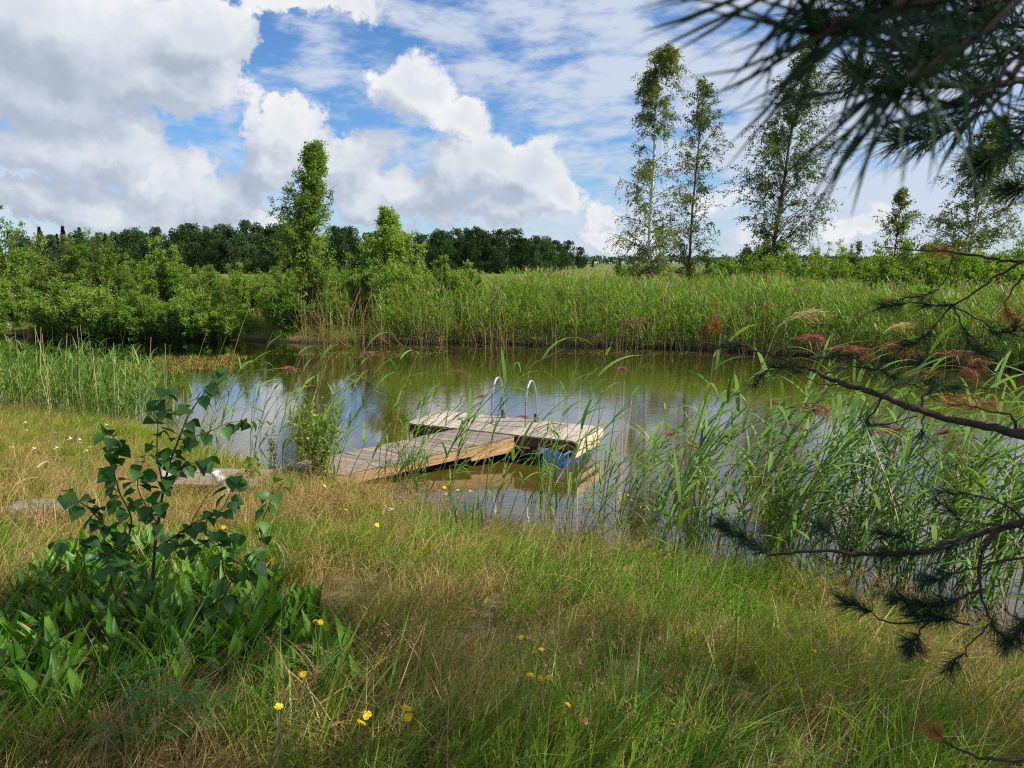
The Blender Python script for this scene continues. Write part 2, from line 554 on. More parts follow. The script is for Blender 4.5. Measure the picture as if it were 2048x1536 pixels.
def box(g, c, ax, ay, az_, mi=0):
    """box from centre and three half-axis vectors"""
    c, ax, ay, az_ = (np.asarray(q, float) for q in (c, ax, ay, az_))
    V = [c + sx * ax + sy * ay + sz * az_ for sx in (-1, 1) for sy in (-1, 1) for sz in (-1, 1)]
    Fc = [[0, 1, 3, 2], [4, 6, 7, 5], [0, 4, 5, 1], [2, 3, 7, 6], [0, 2, 6, 4], [1, 5, 7, 3]]
    return g.add(V, Fc, mi)


def ob(name, me, parent=None, loc=None, rot=None, scl=None):
    o = bpy.data.objects.new(name, me)
    COL.objects.link(o)
    if parent is not None:
        o.parent = parent
    if loc is not None:
        o.location = [float(q) for q in loc]
    if rot is not None:
        o.rotation_euler = rot
    if scl is not None:
        o.scale = (scl, scl, scl) if np.isscalar(scl) else scl
    return o


def tag(o, label, cat, group=None):
    o['label'] = label
    o['category'] = cat
    if group:
        o['group'] = group
    return o


def thing(name, label, cat, loc, group=None, rotz=0.0, scl=1.0):
    o = ob(name, None, None, loc, (0, 0, rotz), scl)
    o.empty_display_size = .1
    return tag(o, label, cat, group)


def kind(o, k):
    o['kind'] = k
    return o


# ------------------------------------------------------------------ terrain and water
NEAR = np.array([(-60, 26), (-30, 19), (-20, 15.2), (-12, 13.6), (-9, 13.0), (-6.9, 12.2), (-5, 10.7), (-3.5, 9.3), (-2.2, 8.5), (-1.5, 8.0), (-.5, 7.2), (1, 6.4),
                 (2, 5.7), (3.5, 4.5), (6, 2.6), (9, .2), (14, -4), (60, -40)], float)
FAR = np.array([(-60, 33), (-30, 27.3), (-18, 26.3), (-10, 25.2), (-7, 24.2), (0, 23.6), (5, 22.6), (9, 20.3), (12.5, 17.6), (20, 11), (60, -24)], float)


def shore_s(x, y):
    """metres inland of the near shore (negative in the water)"""
    return (np.interp(x, NEAR[:, 0], NEAR[:, 1]) - y) * .88


def far_s(x, y):
    return (y - np.interp(x, FAR[:, 0], FAR[:, 1])) * .9


def gz(x, y):
    x, y = np.asarray(x, float), np.asarray(y, float)
    s, f = shore_s(x, y), far_s(x, y)
    d2 = x ** 2 + (y - 1) ** 2
    A = .50 + .62 * np.exp(-d2 / 26)
    wob = .035 * np.sin(x * 2.1 + 1.3 * np.sin(y * 1.7)) * np.cos(y * 1.9 + x * .6) + .02 * np.sin(x * 5.3 + y * 3.1)
    near = np.where(s > 0, A * (1 - np.exp(-np.maximum(s, 0) / 2.6)) + wob * np.clip(s, 0, 1), np.maximum(-1.3, .38 * s))
    farz = np.where(f > 0, .55 * (1 - np.exp(-np.maximum(f, 0) / 1.2)) + wob * np.clip(f, 0, 1) + np.clip(f - 60, 0, 400) * .0008, np.maximum(-1.3, .8 * f))
    return np.maximum(near, farz)


def ground_hit(px, py):
    r = ray(px, py)
    t = np.linspace(1.2, 60, 6000)
    P = np.array([0, 0, CAM_Z]) + t[:, None] * r
    below = P[:, 2] < np.maximum(gz(P[:, 0], P[:, 1]), -.02)
    i = int(np.argmax(below))
    return P[i]


def axis(lo, hi, fine_lo, fine_hi, step, grow=1.22):
    a = list(np.arange(fine_lo, fine_hi, step))
    s = step
    while a[-1] < hi:
        s *= grow
        a.append(a[-1] + s)
    s = step
    while a[0] > lo:
        s *= grow
        a.insert(0, a[0] - s)
    return np.array(a)


gx = axis(-1500, 1500, -10, 8, .2, 1.16)
gy = axis(-300, 3200, -1, 28, .2, 1.16)
X, Y = np.meshgrid(gx, gy, indexing='ij')
Z = gz(X, Y)
ny = len(gy)
i, j = np.meshgrid(np.arange(len(gx) - 1), np.arange(ny - 1), indexing='ij')
q = (i * ny + j).ravel()
g = Geo().add(np.stack([X, Y, Z], -1), np.stack([q, q + ny, q + ny + 1, q + 1], 1))
kind(ob('ground', g.mesh('ground', 'ground', True)), 'structure')
g = Geo().add([(-80, -60, 0), (80, -60, 0), (80, 60, 0), (-80, 60, 0)], [[0, 1, 2, 3]])
kind(ob('pond_water', g.mesh('pond_water', 'water')), 'structure')


# ------------------------------------------------------------------ trees
def crown_tree(name, seed, trunk, prof, nb, twigs=6, lpt=14, leaf=.075, leafmat='birch_leaf', barkmat='bark_birch', r0=.09,
               start=.12, rise=.55, droop=.35, gaps=0.0):
    """trunk: [(x,z)..]; prof: [(height share, reach left, reach right)..]. Returns trunk, branch and leaf meshes"""
    rng = np.random.default_rng(seed)
    tp = smooth_path([(x, .06 * math.sin(i * 2.1 + seed), z) for i, (x, z) in enumerate(trunk)], 16)
    Ht = tp[-1, 2]
    rad = r0 * (1 - np.linspace(0, 1, 16)) ** .85 + .008
    gt = Geo().add(*tubes(tp, rad, 8))
    pr = np.array(prof, float)
    t = start + (1 - start) * rng.random(nb) ** .85
    az_ = rng.uniform(0, 2 * np.pi, nb)
    idx = t * 15
    i0 = np.minimum(idx.astype(int), 14)
    p0 = tp[i0] + (tp[i0 + 1] - tp[i0]) * (idx - i0)[:, None]
    rl, rr = np.interp(t, pr[:, 0], pr[:, 1]), np.interp(t, pr[:, 0], pr[:, 2])
    cs = np.cos(az_)
    reach = np.where(cs < 0, rl, rr) * np.abs(cs) + .5 * (rl + rr) * (1 - np.abs(cs))
    reach *= rng.uniform(.35, 1.15, nb)
    hd = np.stack([cs, np.sin(az_), np.zeros(nb)], 1)
    up = np.array([0, 0, 1.])
    rz = rise * rng.uniform(.6, 1.3, nb)
    e = p0 + hd * reach[:, None] + up * (reach * rz * .9)[:, None]
    mid = p0 + hd * (reach * .5)[:, None] + up * (reach * rz * .75)[:, None]
    s = np.linspace(0, 1, 6)[None, :, None]
    path = (1 - s) ** 2 * p0[:, None] + 2 * s * (1 - s) * mid[:, None] + s ** 2 * e[:, None]
    path[:, 1:] += rng.normal(size=(nb, 5, 3)) * (.035 * reach)[:, None, None]
    br = (np.interp(t, np.linspace(0, 1, 16), rad) * .22)[:, None] * np.linspace(1, .25, 6)[None]
    gb = Geo().add(*tubes(path, np.maximum(br, .006), 4))
    # twigs
    nt = nb * twigs
    bi = np.repeat(np.arange(nb), twigs)
    u = .25 + .75 * rng.random(nt)
    k = np.minimum((u * 5).astype(int), 4)
    q0 = path[bi, k] + (path[bi, k + 1] - path[bi, k]) * (u * 5 - k)[:, None]
    tl = (.22 + .28 * reach[bi]) * rng.uniform(.5, 1.25, nt)
    td = unit(hd[bi] * .7 + rng.normal(size=(nt, 3)) * .75 + up * (.25 - droop * .4))
    s4 = np.linspace(0, 1, 4)[None, :, None]
    tw = q0[:, None] + td[:, None] * tl[:, None, None] * s4 - up * (droop * tl)[:, None, None] * s4 ** 2
    gb.add(*tubes(tw, np.broadcast_to(np.array([.006, .005, .004, .003]), (nt, 4)), 3))
    keep = rng.random(nt) > gaps
    ti = np.repeat(np.arange(nt)[keep], lpt)
    v = rng.random(len(ti)) ** .8
    kk = np.minimum((v * 3).astype(int), 2)
    lp = tw[ti, kk] + (tw[ti, kk + 1] - tw[ti, kk]) * (v * 3 - kk)[:, None] + rng.normal(size=(len(ti), 3)) * .045
    gl = Geo().add(*leaf_quads(lp, leaf, (.1, 0, -.45), rng))
    return (gt.mesh(name + '_trunk', barkmat, True), gb.mesh(name + '_branches', 'bark_twig' if barkmat != 'bark_birch' else 'bark_twig'),
            gl.mesh(name + '_leaves', leafmat))


def plant_tree(name, label, cat, loc, meshes, group=None, rotz=0, scl=1.0):
    t = thing(name, label, cat, loc, group, rotz, scl)
    ob('trunk', meshes[0], t)
    kind(ob('branches', meshes[1], t), 'stuff')
    kind(ob('crown', meshes[2], t), 'stuff')
    return t


def base_at(px, y):
    x = ray(px, 560)[0] * y / ray(px, 560)[1]
    return np.array([x, y, float(gz(x, y))])


def scaled_tree(px_base, y, py_top, **kw):
    """height so that the tip stands at py_top in the photograph"""
    b = base_at(px_base, y)
    top = at_y(px_base, py_top, y)
    return b, top[2] - b[2]


BG = 'birches on the far bank'
# tall birch with white trunk
b, H = scaled_tree(1312, 34, 96)
k = H / 455.0
me = crown_tree('birch', 21, [(0, -.1), (-.02 * H / 10, 1.5), (-14 * k, 120 * k), (-10 * k, 260 * k), (-8 * k, 400 * k), (8 * k, H)],
                [(0, 20 * k, 8 * k), (.15, 70 * k, 12 * k), (.28, 82 * k, 30 * k), (.36, 88 * k, 66 * k), (.45, 80 * k, 75 * k), (.6, 66 * k, 62 * k), (.68, 30 * k, 36 * k), (.8, 32 * k, 40 * k), (.93, 20 * k, 26 * k), (1, 4 * k, 8 * k)],
                140, 11, 17, .085, 'birch_leaf', 'bark_birch', .13, .15, .5, .75, .12)
plant_tree('birch_tree', 'tallest slender birch with white trunk and drooping tip left of the pair', 'tree', b, me, BG)
b, H = scaled_tree(1372, 35, 168)
k = H / 365.0
me = crown_tree('birch', 33, [(0, -.1), (4 * k, 60 * k), (6 * k, 160 * k), (14 * k, 280 * k), (18 * k, H)],
                [(0, 12 * k, 25 * k), (.2, 36 * k, 52 * k), (.45, 45 * k, 62 * k), (.6, 45 * k, 55 * k), (.8, 22 * k, 50 * k), (.93, 25 * k, 20 * k), (1, 6 * k, 6 * k)],
                120, 9, 14, .082, 'birch_leaf_dark', 'bark_dark', .07, .1, .95, .2, .25)
plant_tree('birch_tree', 'thinner sparse birch close to the right of the white trunked one', 'tree', b, me, BG)
b, H = scaled_tree(1535, 35, 85)
k = H / 440.0
me = crown_tree('birch', 45, [(0, -.1), (6 * k, 90 * k), (16 * k, 190 * k), (28 * k, 300 * k), (48 * k, H)],
                [(0, 20 * k, 55 * k), (.12, 30 * k, 80 * k), (.3, 50 * k, 95 * k), (.42, 85 * k, 95 * k), (.55, 72 * k, 95 * k), (.7, 48 * k, 75 * k), (.85, 34 * k, 52 * k), (1, 12 * k, 12 * k)],
                190, 12, 20, .085, 'birch_leaf_dark', 'bark_dark', .12, .08, .8, .35, .28)
plant_tree('birch_tree', 'broad tall birch with dark leaning trunk behind the hanging pine needles', 'tree', b, me, BG)
b, H = scaled_tree(1925, 33, 230)
k = H / 300.0
me = crown_tree('birch', 57, [(0, -.1), (8 * k, 100 * k), (16 * k, 200 * k), (34 * k, H)],
                [(0, 30 * k, 60 * k), (.2, 60 * k, 95 * k), (.45, 62 * k, 85 * k), (.7, 45 * k, 55 * k), (1, 10 * k, 10 * k)],
                130, 11, 19, .085, 'birch_leaf', 'bark_birch', .09, .06, .6, .6, .08)
plant_tree('birch_tree', 'rightmost birch partly hidden behind the pine twigs', 'tree', b, me, BG)
b, H = scaled_tree(1785, 33, 385)
k = H / 140.0
me = crown_tree('birch', 61, [(0, -.1), (0, 60 * k), (4 * k, H)], [(0, 45 * k, 45 * k), (.3, 40 * k, 48 * k), (.6, 24 * k, 26 * k), (1, 3 * k, 3 * k)], 60, 7, 13, .09,
                'birch_leaf', 'bark_dark', .05, .05, 1.3, .05, .2)
plant_tree('birch_tree', 'young pointed birch between the broad birch and the rightmost birch', 'tree', b, me, BG)
# left bank birches
b, H = scaled_tree(620, 25.6, 296)
k = H / 380.0
me = crown_tree('birch', 73, [(0, -.1), (-2 * k, 120 * k), (4 * k, 220 * k), (14 * k, 300 * k), (22 * k, H)],
                [(0, 85 * k, 45 * k), (.2, 80 * k, 62 * k), (.38, 64 * k, 58 * k), (.5, 46 * k, 46 * k), (.6, 28 * k, 38 * k), (.8, 22 * k, 28 * k), (.94, 13 * k, 18 * k), (1, 4 * k, 4 * k)],
                130, 11, 26, .072, 'shrub_leaf', 'bark_dark', .05, .03, 1.35, .05, .12)
plant_tree('birch_tree', 'tall leafy young birch rising above the far bank left of centre', 'tree', b, me, BG)
b, H = scaled_tree(780, 26.5, 424)
k = H / 250.0
me = crown_tree('birch', 79, [(0, -.1), (2 * k, 120 * k), (-2 * k, H)], [(0, 75 * k, 75 * k), (.35, 65 * k, 75 * k), (.6, 40 * k, 60 * k), (.72, 22 * k, 32 * k), (.9, 14 * k, 14 * k), (1, 3 * k, 3 * k)],
                100, 10, 26, .072, 'shrub_leaf', 'bark_dark', .045, .03, 1.35, .05, .12)
plant_tree('birch_tree', 'bushy young birch behind the reeds right of the taller leafy one', 'tree', b, me, BG)


# ---- shrubs along the far bank
def shrub_meshes(name, seed, h, w, stems, lpt=44, leaf=.072, mat='shrub_leaf', open_base=0.05):
    rng = np.random.default_rng(seed)
    gs, gl = Geo(), Geo()
    az_ = rng.uniform(0, 2 * np.pi, stems)
    out = w * np.sqrt(rng.random(stems)) * .85
    hh = h * (1 - .5 * (out / w) ** 2) * rng.uniform(.55, 1.08, stems)
    hd = np.stack([np.cos(az_), np.sin(az_), np.zeros(stems)], 1)
    s = np.linspace(0, 1, 7)[None, :, None]
    path = hd[:, None] * (out[:, None, None] * (.15 + .85 * s ** .8)) + np.array([0, 0, 1.]) * (hh[:, None, None] * s)
    path[:, 1:] += rng.normal(size=(stems, 6, 3)) * .05
    gs.add(*tubes(path, np.linspace(.022, .005, 7)[None].repeat(stems, 0), 4))
    tws = 14
    nt = stems * tws
    bi = np.repeat(np.arange(stems), tws)
    u = open_base + (1 - open_base) * rng.random(nt)
    k = np.minimum((u * 6).astype(int), 5)
    q0 = path[bi, k] + (path[bi, k + 1] - path[bi, k]) * (u * 6 - k)[:, None]
    tl = (.55 - .33 * u) * rng.uniform(.6, 1.3, nt) * min(1, w * .9)
    td = unit(hd[bi] * .5 + rng.normal(size=(nt, 3)) * .8 + np.array([0, 0, .45]))
    s4 = np.linspace(0, 1, 3)[None, :, None]
    tw = q0[:, None] + td[:, None] * tl[:, None, None] * s4
    gs.add(*tubes(tw, np.broadcast_to(np.array([.006, .004, .003]), (nt, 3)), 3))
    ti = np.repeat(np.arange(nt), lpt)
    v = rng.random(len(ti))
    lp = tw[ti, 0] + (tw[ti, 2] - tw[ti, 0]) * v[:, None] + rng.normal(size=(len(ti), 3)) * .05
    gl.add(*leaf_quads(lp, leaf, (0, 0, -.1), rng))
    return gs.mesh(name + '_stems', 'bark_twig'), gl.mesh(name + '_leaves', mat)


def plant_shrub(name, label, loc, meshes, group, rotz=0, scl=1.0, cat='shrub'):
    t = thing(name, label, cat, loc, group, rotz, scl)
    kind(ob('stems', meshes[0], t), 'stuff')
    kind(ob('foliage', meshes[1], t), 'stuff')
    return t


SH = [shrub_meshes('tall_shrub', 101, 3.6, 1.25, 30), shrub_meshes('tall_shrub', 102, 3.5, 1.35, 30), shrub_meshes('tall_shrub', 105, 3.4, 1.0, 24, mat='birch_leaf'),
      shrub_meshes('low_shrub', 103, 1.9, 1.25, 32, 44, .072), shrub_meshes('low_shrub', 104, 1.8, 1.1, 30, 44, .072, 'shrub_leaf'),
      shrub_meshes('spire_shrub', 106, 3.2, .62, 18, 44)]
SHG = 'leafy shrubs on the far bank'
shrubs = [  # px, py top, y, variant, label
    (-70, 450, 28.5, 0, 'tall leafy shrub cut by the left edge of the picture, far bank'),
    (40, 436, 29.0, 1, 'tall leafy shrub standing under the distant pine, far bank'),
    (120, 455, 28.4, 2, 'tall pale green shrub second from the left edge, far bank'),
    (195, 462, 28.6, 0, 'tall rounded shrub at the right shoulder of the left thicket'),
    (268, 530, 28.2, 1, 'shrub filling the thicket below the dark forest edge'),
    (312, 466, 28.4, 5, 'left of the two narrow leafy spires against the forest'),
    (358, 484, 28.3, 5, 'right of the two narrow leafy spires against the forest'),
    (405, 520, 27.8, 2, 'shrub with ragged top right of the narrow spires'),
    (478, 520, 27.6, 5, 'thin leafy spire at the right end of the left thicket'),
    (452, 555, 27.2, 1, 'mid height shrub at the right end of the left thicket'),
    (-20, 590, 26.9, 3, 'low shrub overhanging the water at the left picture edge'),
    (95, 575, 27.0, 4, 'low shrub overhanging the water beside the pale stump'),
    (190, 570, 26.8, 3, 'low dark based shrub overhanging the water, left thicket'),
    (285, 580, 26.6, 4, 'low bright shrub with branches touching the water'),
    (380, 575, 26.4, 3, 'low shrub overhanging water left of the dry grass gap'),
    (455, 600, 26.2, 4, 'small low shrub next to the dry grass gap'),
    (575, 560, 25.3, 3, 'low shrub at the foot of the tall leafy young birch'),
    (655, 575, 25.5, 4, 'low shrub right beside the foot of the leafy young birch'),
    (885, 505, 27.0, 5, 'small leafy spire right of the bushy young birch'),
    (930, 535, 27.0, 4, 'last small shrub before the open reed bed'),
    (245, 505, 28.9, 1, 'shrub behind the left narrow spire, its top at the forest foot'),
    (335, 520, 28.8, 0, 'shrub filling the gap behind the two narrow spires'),
    (425, 535, 28.4, 1, 'shrub behind the mid height one right of the narrow spires'),
    (505, 556, 28.0, 3, 'low scrub beside the tan grass gap under the dark forest'),
    (150, 560, 26.6, 3, 'low overhanging shrub third from the left edge'),
    (240, 590, 26.4, 4, 'low shrub with pale leaves just above the water, left thicket'),
    (335, 600, 26.2, 3, 'lowest shrub in the middle of the left thicket at the water'),
    (420, 600, 26.0, 4, 'low shrub at the water right of the lowest one'),
    (20, 520, 27.4, 1, 'rounded shrub in front of the one under the distant pine'),
    (720, 520, 26.8, 2, 'shrub between the two young birches left of centre'),
    (850, 520, 27.0, 1, 'shrub under the right flank of the bushy young birch'),
]
shrubs += [(px, pt, 33.0 + (px % 7) * .6, v, 'low scrub further back below the dark forest, ' + w_) for px, pt, v, w_ in (
    (285, 528, 3, 'behind the left spire'), (345, 534, 4, 'behind the right spire'), (400, 532, 3, 'right of the spires'), (455, 538, 4, 'left of the tan gap'), (520, 545, 3, 'in the tan gap'),
    (565, 530, 4, 'left of the tall leafy birch'), (680, 530, 3, 'right of the tall leafy birch'), (735, 528, 4, 'between the two young birches'), (870, 535, 3, 'right of the bushy birch'), (925, 545, 4, 'where the open reeds begin'), (975, 549, 3, 'above the open reeds'))]
for n_, (px, pt, y, v, lab) in enumerate(shrubs):
    if v in (3, 4) and y < 27.1 and px < 560:      # the low ones lean out over the water
        y = float(np.interp(ray(px, 560)[0] * 26, FAR[:, 0], FAR[:, 1])) + .25
    b = base_at(px, y)
    top = at_y(px, pt, y)[2]
    hh = (3.6, 3.5, 3.4, 1.9, 1.8, 3.2)[v]
    plant_shrub('shrub', lab, b, SH[v], SHG, n_ * 1.37, max(.35, (top - b[2]) / hh))
right_shrubs = [
    (1255, 528, 34.0, 3, 'small bush at the left foot of the white trunked birch'),
    (1410, 512, 35.0, 4, 'grey green bush between the sparse birch and the broad birch'),
    (1470, 505, 34.5, 3, 'dark bush left of the broad birch trunk'),
    (1560, 500, 33.0, 4, 'light green bush in front of the broad birch trunk'),
    (1650, 478, 33.0, 1, 'tall bush right of the broad birch'),
    (1720, 470, 33.5, 2, 'bush left of the young pointed birch'),
    (1850, 480, 32.0, 3, 'low bush between the young pointed birch and the rightmost birch'),
    (1600, 520, 31.0, 3, 'low bright bush above the reeds below the broad birch'),
    (1760, 510, 31.0, 4, 'low bright bush above the reeds below the young birch'),
    (1990, 500, 30.0, 3, 'low bush above the reeds at the right picture edge'),
    (1340, 545, 32.5, 4, 'tiny bush right of the white birch trunk'),
    (1520, 508, 30.5, 4, 'yellow green bush below the left side of the broad birch'),
    (1690, 492, 30.5, 1, 'yellow green bush in the row between the broad and the young birch'),
    (1810, 500, 30.0, 4, 'yellow green bush below the young pointed birch'),
    (1890, 490, 29.5, 1, 'bush at the foot of the rightmost birch'),
    (1945, 505, 29.0, 3, 'bush right at the foot of the rightmost birch'),
    (2040, 495, 28.5, 4, 'bush half cut by the right picture edge'),
    (1450, 525, 31.5, 3, 'low bush between the sparse and the broad birch'),
]
for n_, (px, pt, y, v, lab) in enumerate(right_shrubs):
    b = base_at(px, y)
    top = at_y(px, pt, y)[2]
    hh = (3.6, 3.5, 3.4, 1.9, 1.8, 3.2)[v]
    plant_shrub('shrub', lab, b, SH[v], SHG, n_ * 2.1 + .4, max(.3, (top - b[2]) / hh))


# ---- pine far left
def tuft_cloud(P, ln, n, rng, w=.006):
    N = len(P)
    pp = np.repeat(P, n, 0)
    d = unit(rng.normal(size=(N * n, 3)) + np.array([0, 0, .4]))
    s = unit(np.cross(d, rng.normal(size=(N * n, 3))))
    L = ln * rng.uniform(.7, 1.1, N * n)[:, None]
    V = np.stack([pp - s * w, pp + s * w, pp + d * L], 1)
    return V.reshape(-1, 3), np.arange(N * n * 3).reshape(-1, 3)


def pine_meshes(seed, H, w, clumps, tufts, ln=.16, nn=26, mat='needle_far', wid=.012, t0=.25, keep=None):
    rng = np.random.default_rng(seed)
    tp = smooth_path([(0, 0, -.1), (.08, .05, H * .35), (-.05, .08, H * .7), (0, 0, H)], 12)
    gt = Geo().add(*tubes(tp, np.linspace(.028 * H ** .9, .02, 12), 8))
    t = t0 + (1 - t0) * rng.random(clumps)
    az_ = rng.uniform(0, 2 * np.pi, clumps)
    re = w * (1.15 - t) ** .6 * rng.uniform(.35, 1.05, clumps)
    p0 = np.stack([np.interp(t, np.linspace(0, 1, 12), tp[:, i]) for i in range(3)], 1)
    e = p0 + np.stack([np.cos(az_) * re, np.sin(az_) * re, re * .25], 1)
    ok = np.ones(clumps, bool) if keep is None else keep(e)
    p0, e = p0[ok], e[ok]
    m_ = (p0 + e) / 2 - np.array([0, 0, .06])
    gb = Geo().add(*tubes(np.stack([p0, m_, e], 1), np.broadcast_to(np.array([.03, .02, .008]), (len(e), 3)), 5))
    C = np.repeat(e, tufts, 0) + rng.normal(size=(len(e) * tufts, 3)) * np.array([.3, .3, .16])
    if keep is not None:
        C = C[keep(C)]
    gl = Geo().add(*tuft_cloud(C, ln, nn, rng, wid))
    return gt.mesh('pine_trunk', 'bark_pine', True), gb.mesh('pine_branches', 'bark_pine'), gl.mesh('pine_needles', mat)


b = base_at(-75, 24.5 + 5)
top = at_y(-75, 285, 29.5)[2]
plant_tree('pine_tree', 'pine reaching in at the left picture edge above the shrubs', 'tree', b, pine_meshes(5, top - b[2], 1.75, 60, 16, .16, 26, t0=.45))


# ---- distant forest
def forest_meshes(seed, H, w, mat, nl=1500, spruce=False, leaf=.55):
    rng = np.random.default_rng(seed)
    g_ = Geo()
    g_.add(*tubes([(0, 0, -.5), (0, 0, H * .5), (0, 0, H * .97)], [.25, .17, .04], 6), mi=1)
    if spruce:
        t = rng.random(nl) ** .8
        lay = t
        r = w * (1 - t) ** .9 * (.35 + .65 * rng.random(nl) ** .5) * (.82 + .18 * np.sin(t * 60)) + .05
        a = rng.uniform(0, 2 * np.pi, nl)
        P = np.stack([np.cos(a) * r, np.sin(a) * r, H * (.06 + .94 * lay) - .2 * r], 1)
    else:
        nc = 34
        ct = rng.uniform(.04, .95, nc)
        ca = rng.uniform(0, 2 * np.pi, nc)
        cr = w * np.sqrt(np.clip(1 - ((ct - .35) / .66) ** 2, .02, 1)) * rng.uniform(.15, .8, nc)
        sz = rng.uniform(.26, .46, nc) * w * (1.15 - .65 * ct)
        C = np.stack([np.cos(ca) * cr, np.sin(ca) * cr, np.minimum(ct * H, H - sz * .9)], 1)
        ci = rng.integers(0, nc, nl)
        dv = unit(rng.normal(size=(nl, 3)))
        P = C[ci] + dv * (sz[ci] * rng.random(nl) ** .35)[:, None] * np.array([1, 1, 1.15])
        P[:, 2] = np.clip(P[:, 2], .3, H)
    g_.add(*leaf_quads(P, leaf, (0, 0, -.2), rng, .4), mi=0)
    return g_.mesh('forest_tree', [mat, 'bark_dark'])


FT = [forest_meshes(s, 15, 6.2, m_, 4200) for s, m_ in ((1, 'forest_leaf'), (2, 'forest_leaf'), (3, 'forest_leaf'), (4, 'forest_pale'))]
FS = [forest_meshes(s, 17, 3.2, 'spruce_leaf', 2600, True, .6) for s in (6, 7)]
rf = random.Random(4)
top_line = [(-300, 470), (100, 462), (230, 468), (330, 462), (400, 452), (480, 450), (560, 452), (640, 458), (720, 462), (800, 468), (900, 462), (980, 462), (1060, 468), (1110, 476), (1150, 500), (1200, 516), (1225, 520)]
for row, (yy, dpx) in enumerate(((138, 36), (148, 36), (158, 33), (172, 30))):
    px = 20
    while px < 1210:
        px += dpx * rf.uniform(.65, 1.3)
        lim = np.interp(px, *zip(*top_line))
        y = yy + rf.uniform(-4, 4) + max(0, px - 1090) * 1.5
        x = ray(px, 540)[0] * y / ray(px, 540)[1]
        z = float(gz(x, y))
        tall = at_y(px, lim + rf.uniform(-10, 26) + (14 if row == 0 else 0), y)[2] - z
        spr = rf.random() < (.13 if px < 560 else .04) and row > 0
        if spr:
            o = ob('spruce_tree', rf.choice(FS), None, (x, y, z), (0, 0, rf.uniform(0, 6.28)), (tall + 1.2) / 17)
            tag(o, 'dark pointed spruce in the far forest across the pond', 'tree', 'spruces in the far forest')
        else:
            pale = row == 0 and 330 < px < 480 and rf.random() < .6
            o = ob('forest_tree', FT[3] if pale else rf.choice(FT[:3]), None, (x, y, z), (0, 0, rf.uniform(0, 6.28)), tall / 15)
            if pale:
                tag(o, 'paler grey green tree at the foot of the far forest edge', 'tree', 'pale trees at the forest edge')
            else:
                wz = ('above the left thicket', 'between the thicket and the tall leafy birch', 'between the two young birches', 'right of the bushy young birch')[0 if px < 250 else 1 if px < 560 else 2 if px < 850 else 3]
                tag(o, 'dark green leafy tree in the far forest ' + wz, 'tree', 'far forest trees ' + wz)
# far-off second wood, one mass
rng = np.random.default_rng(8)
n_ = 9000
xs = rng.uniform(30, 900, n_)
ys = 720 + rng.uniform(0, 60, n_)
hs = 10.5 + 1.5 * np.sin(xs * .05) + 1.2 * np.sin(xs * .23 + 1) + 1.5 * np.sin(xs * .9)
P = np.stack([xs, ys, gz(xs, ys) + hs * rng.random(n_) ** .6 * .72], 1)
kind(tag(ob('distant_wood', Geo().add(*leaf_quads(P, 3.0, (0, 0, .2), rng, .4)).mesh('distant_wood', 'distant_leaf')), 'low blue green band of distant wood on the horizon', 'wood'), 'stuff')
# dark clump behind the right bushes
b = base_at(1490, 120)
o = ob('forest_tree', FT[1], None, b, (0, 0, 1), (at_y(1490, 492, 120)[2] - b[2]) / 15 * 1.0)
tag(o, 'dark round tree far behind the bushes beside the broad birch', 'tree')

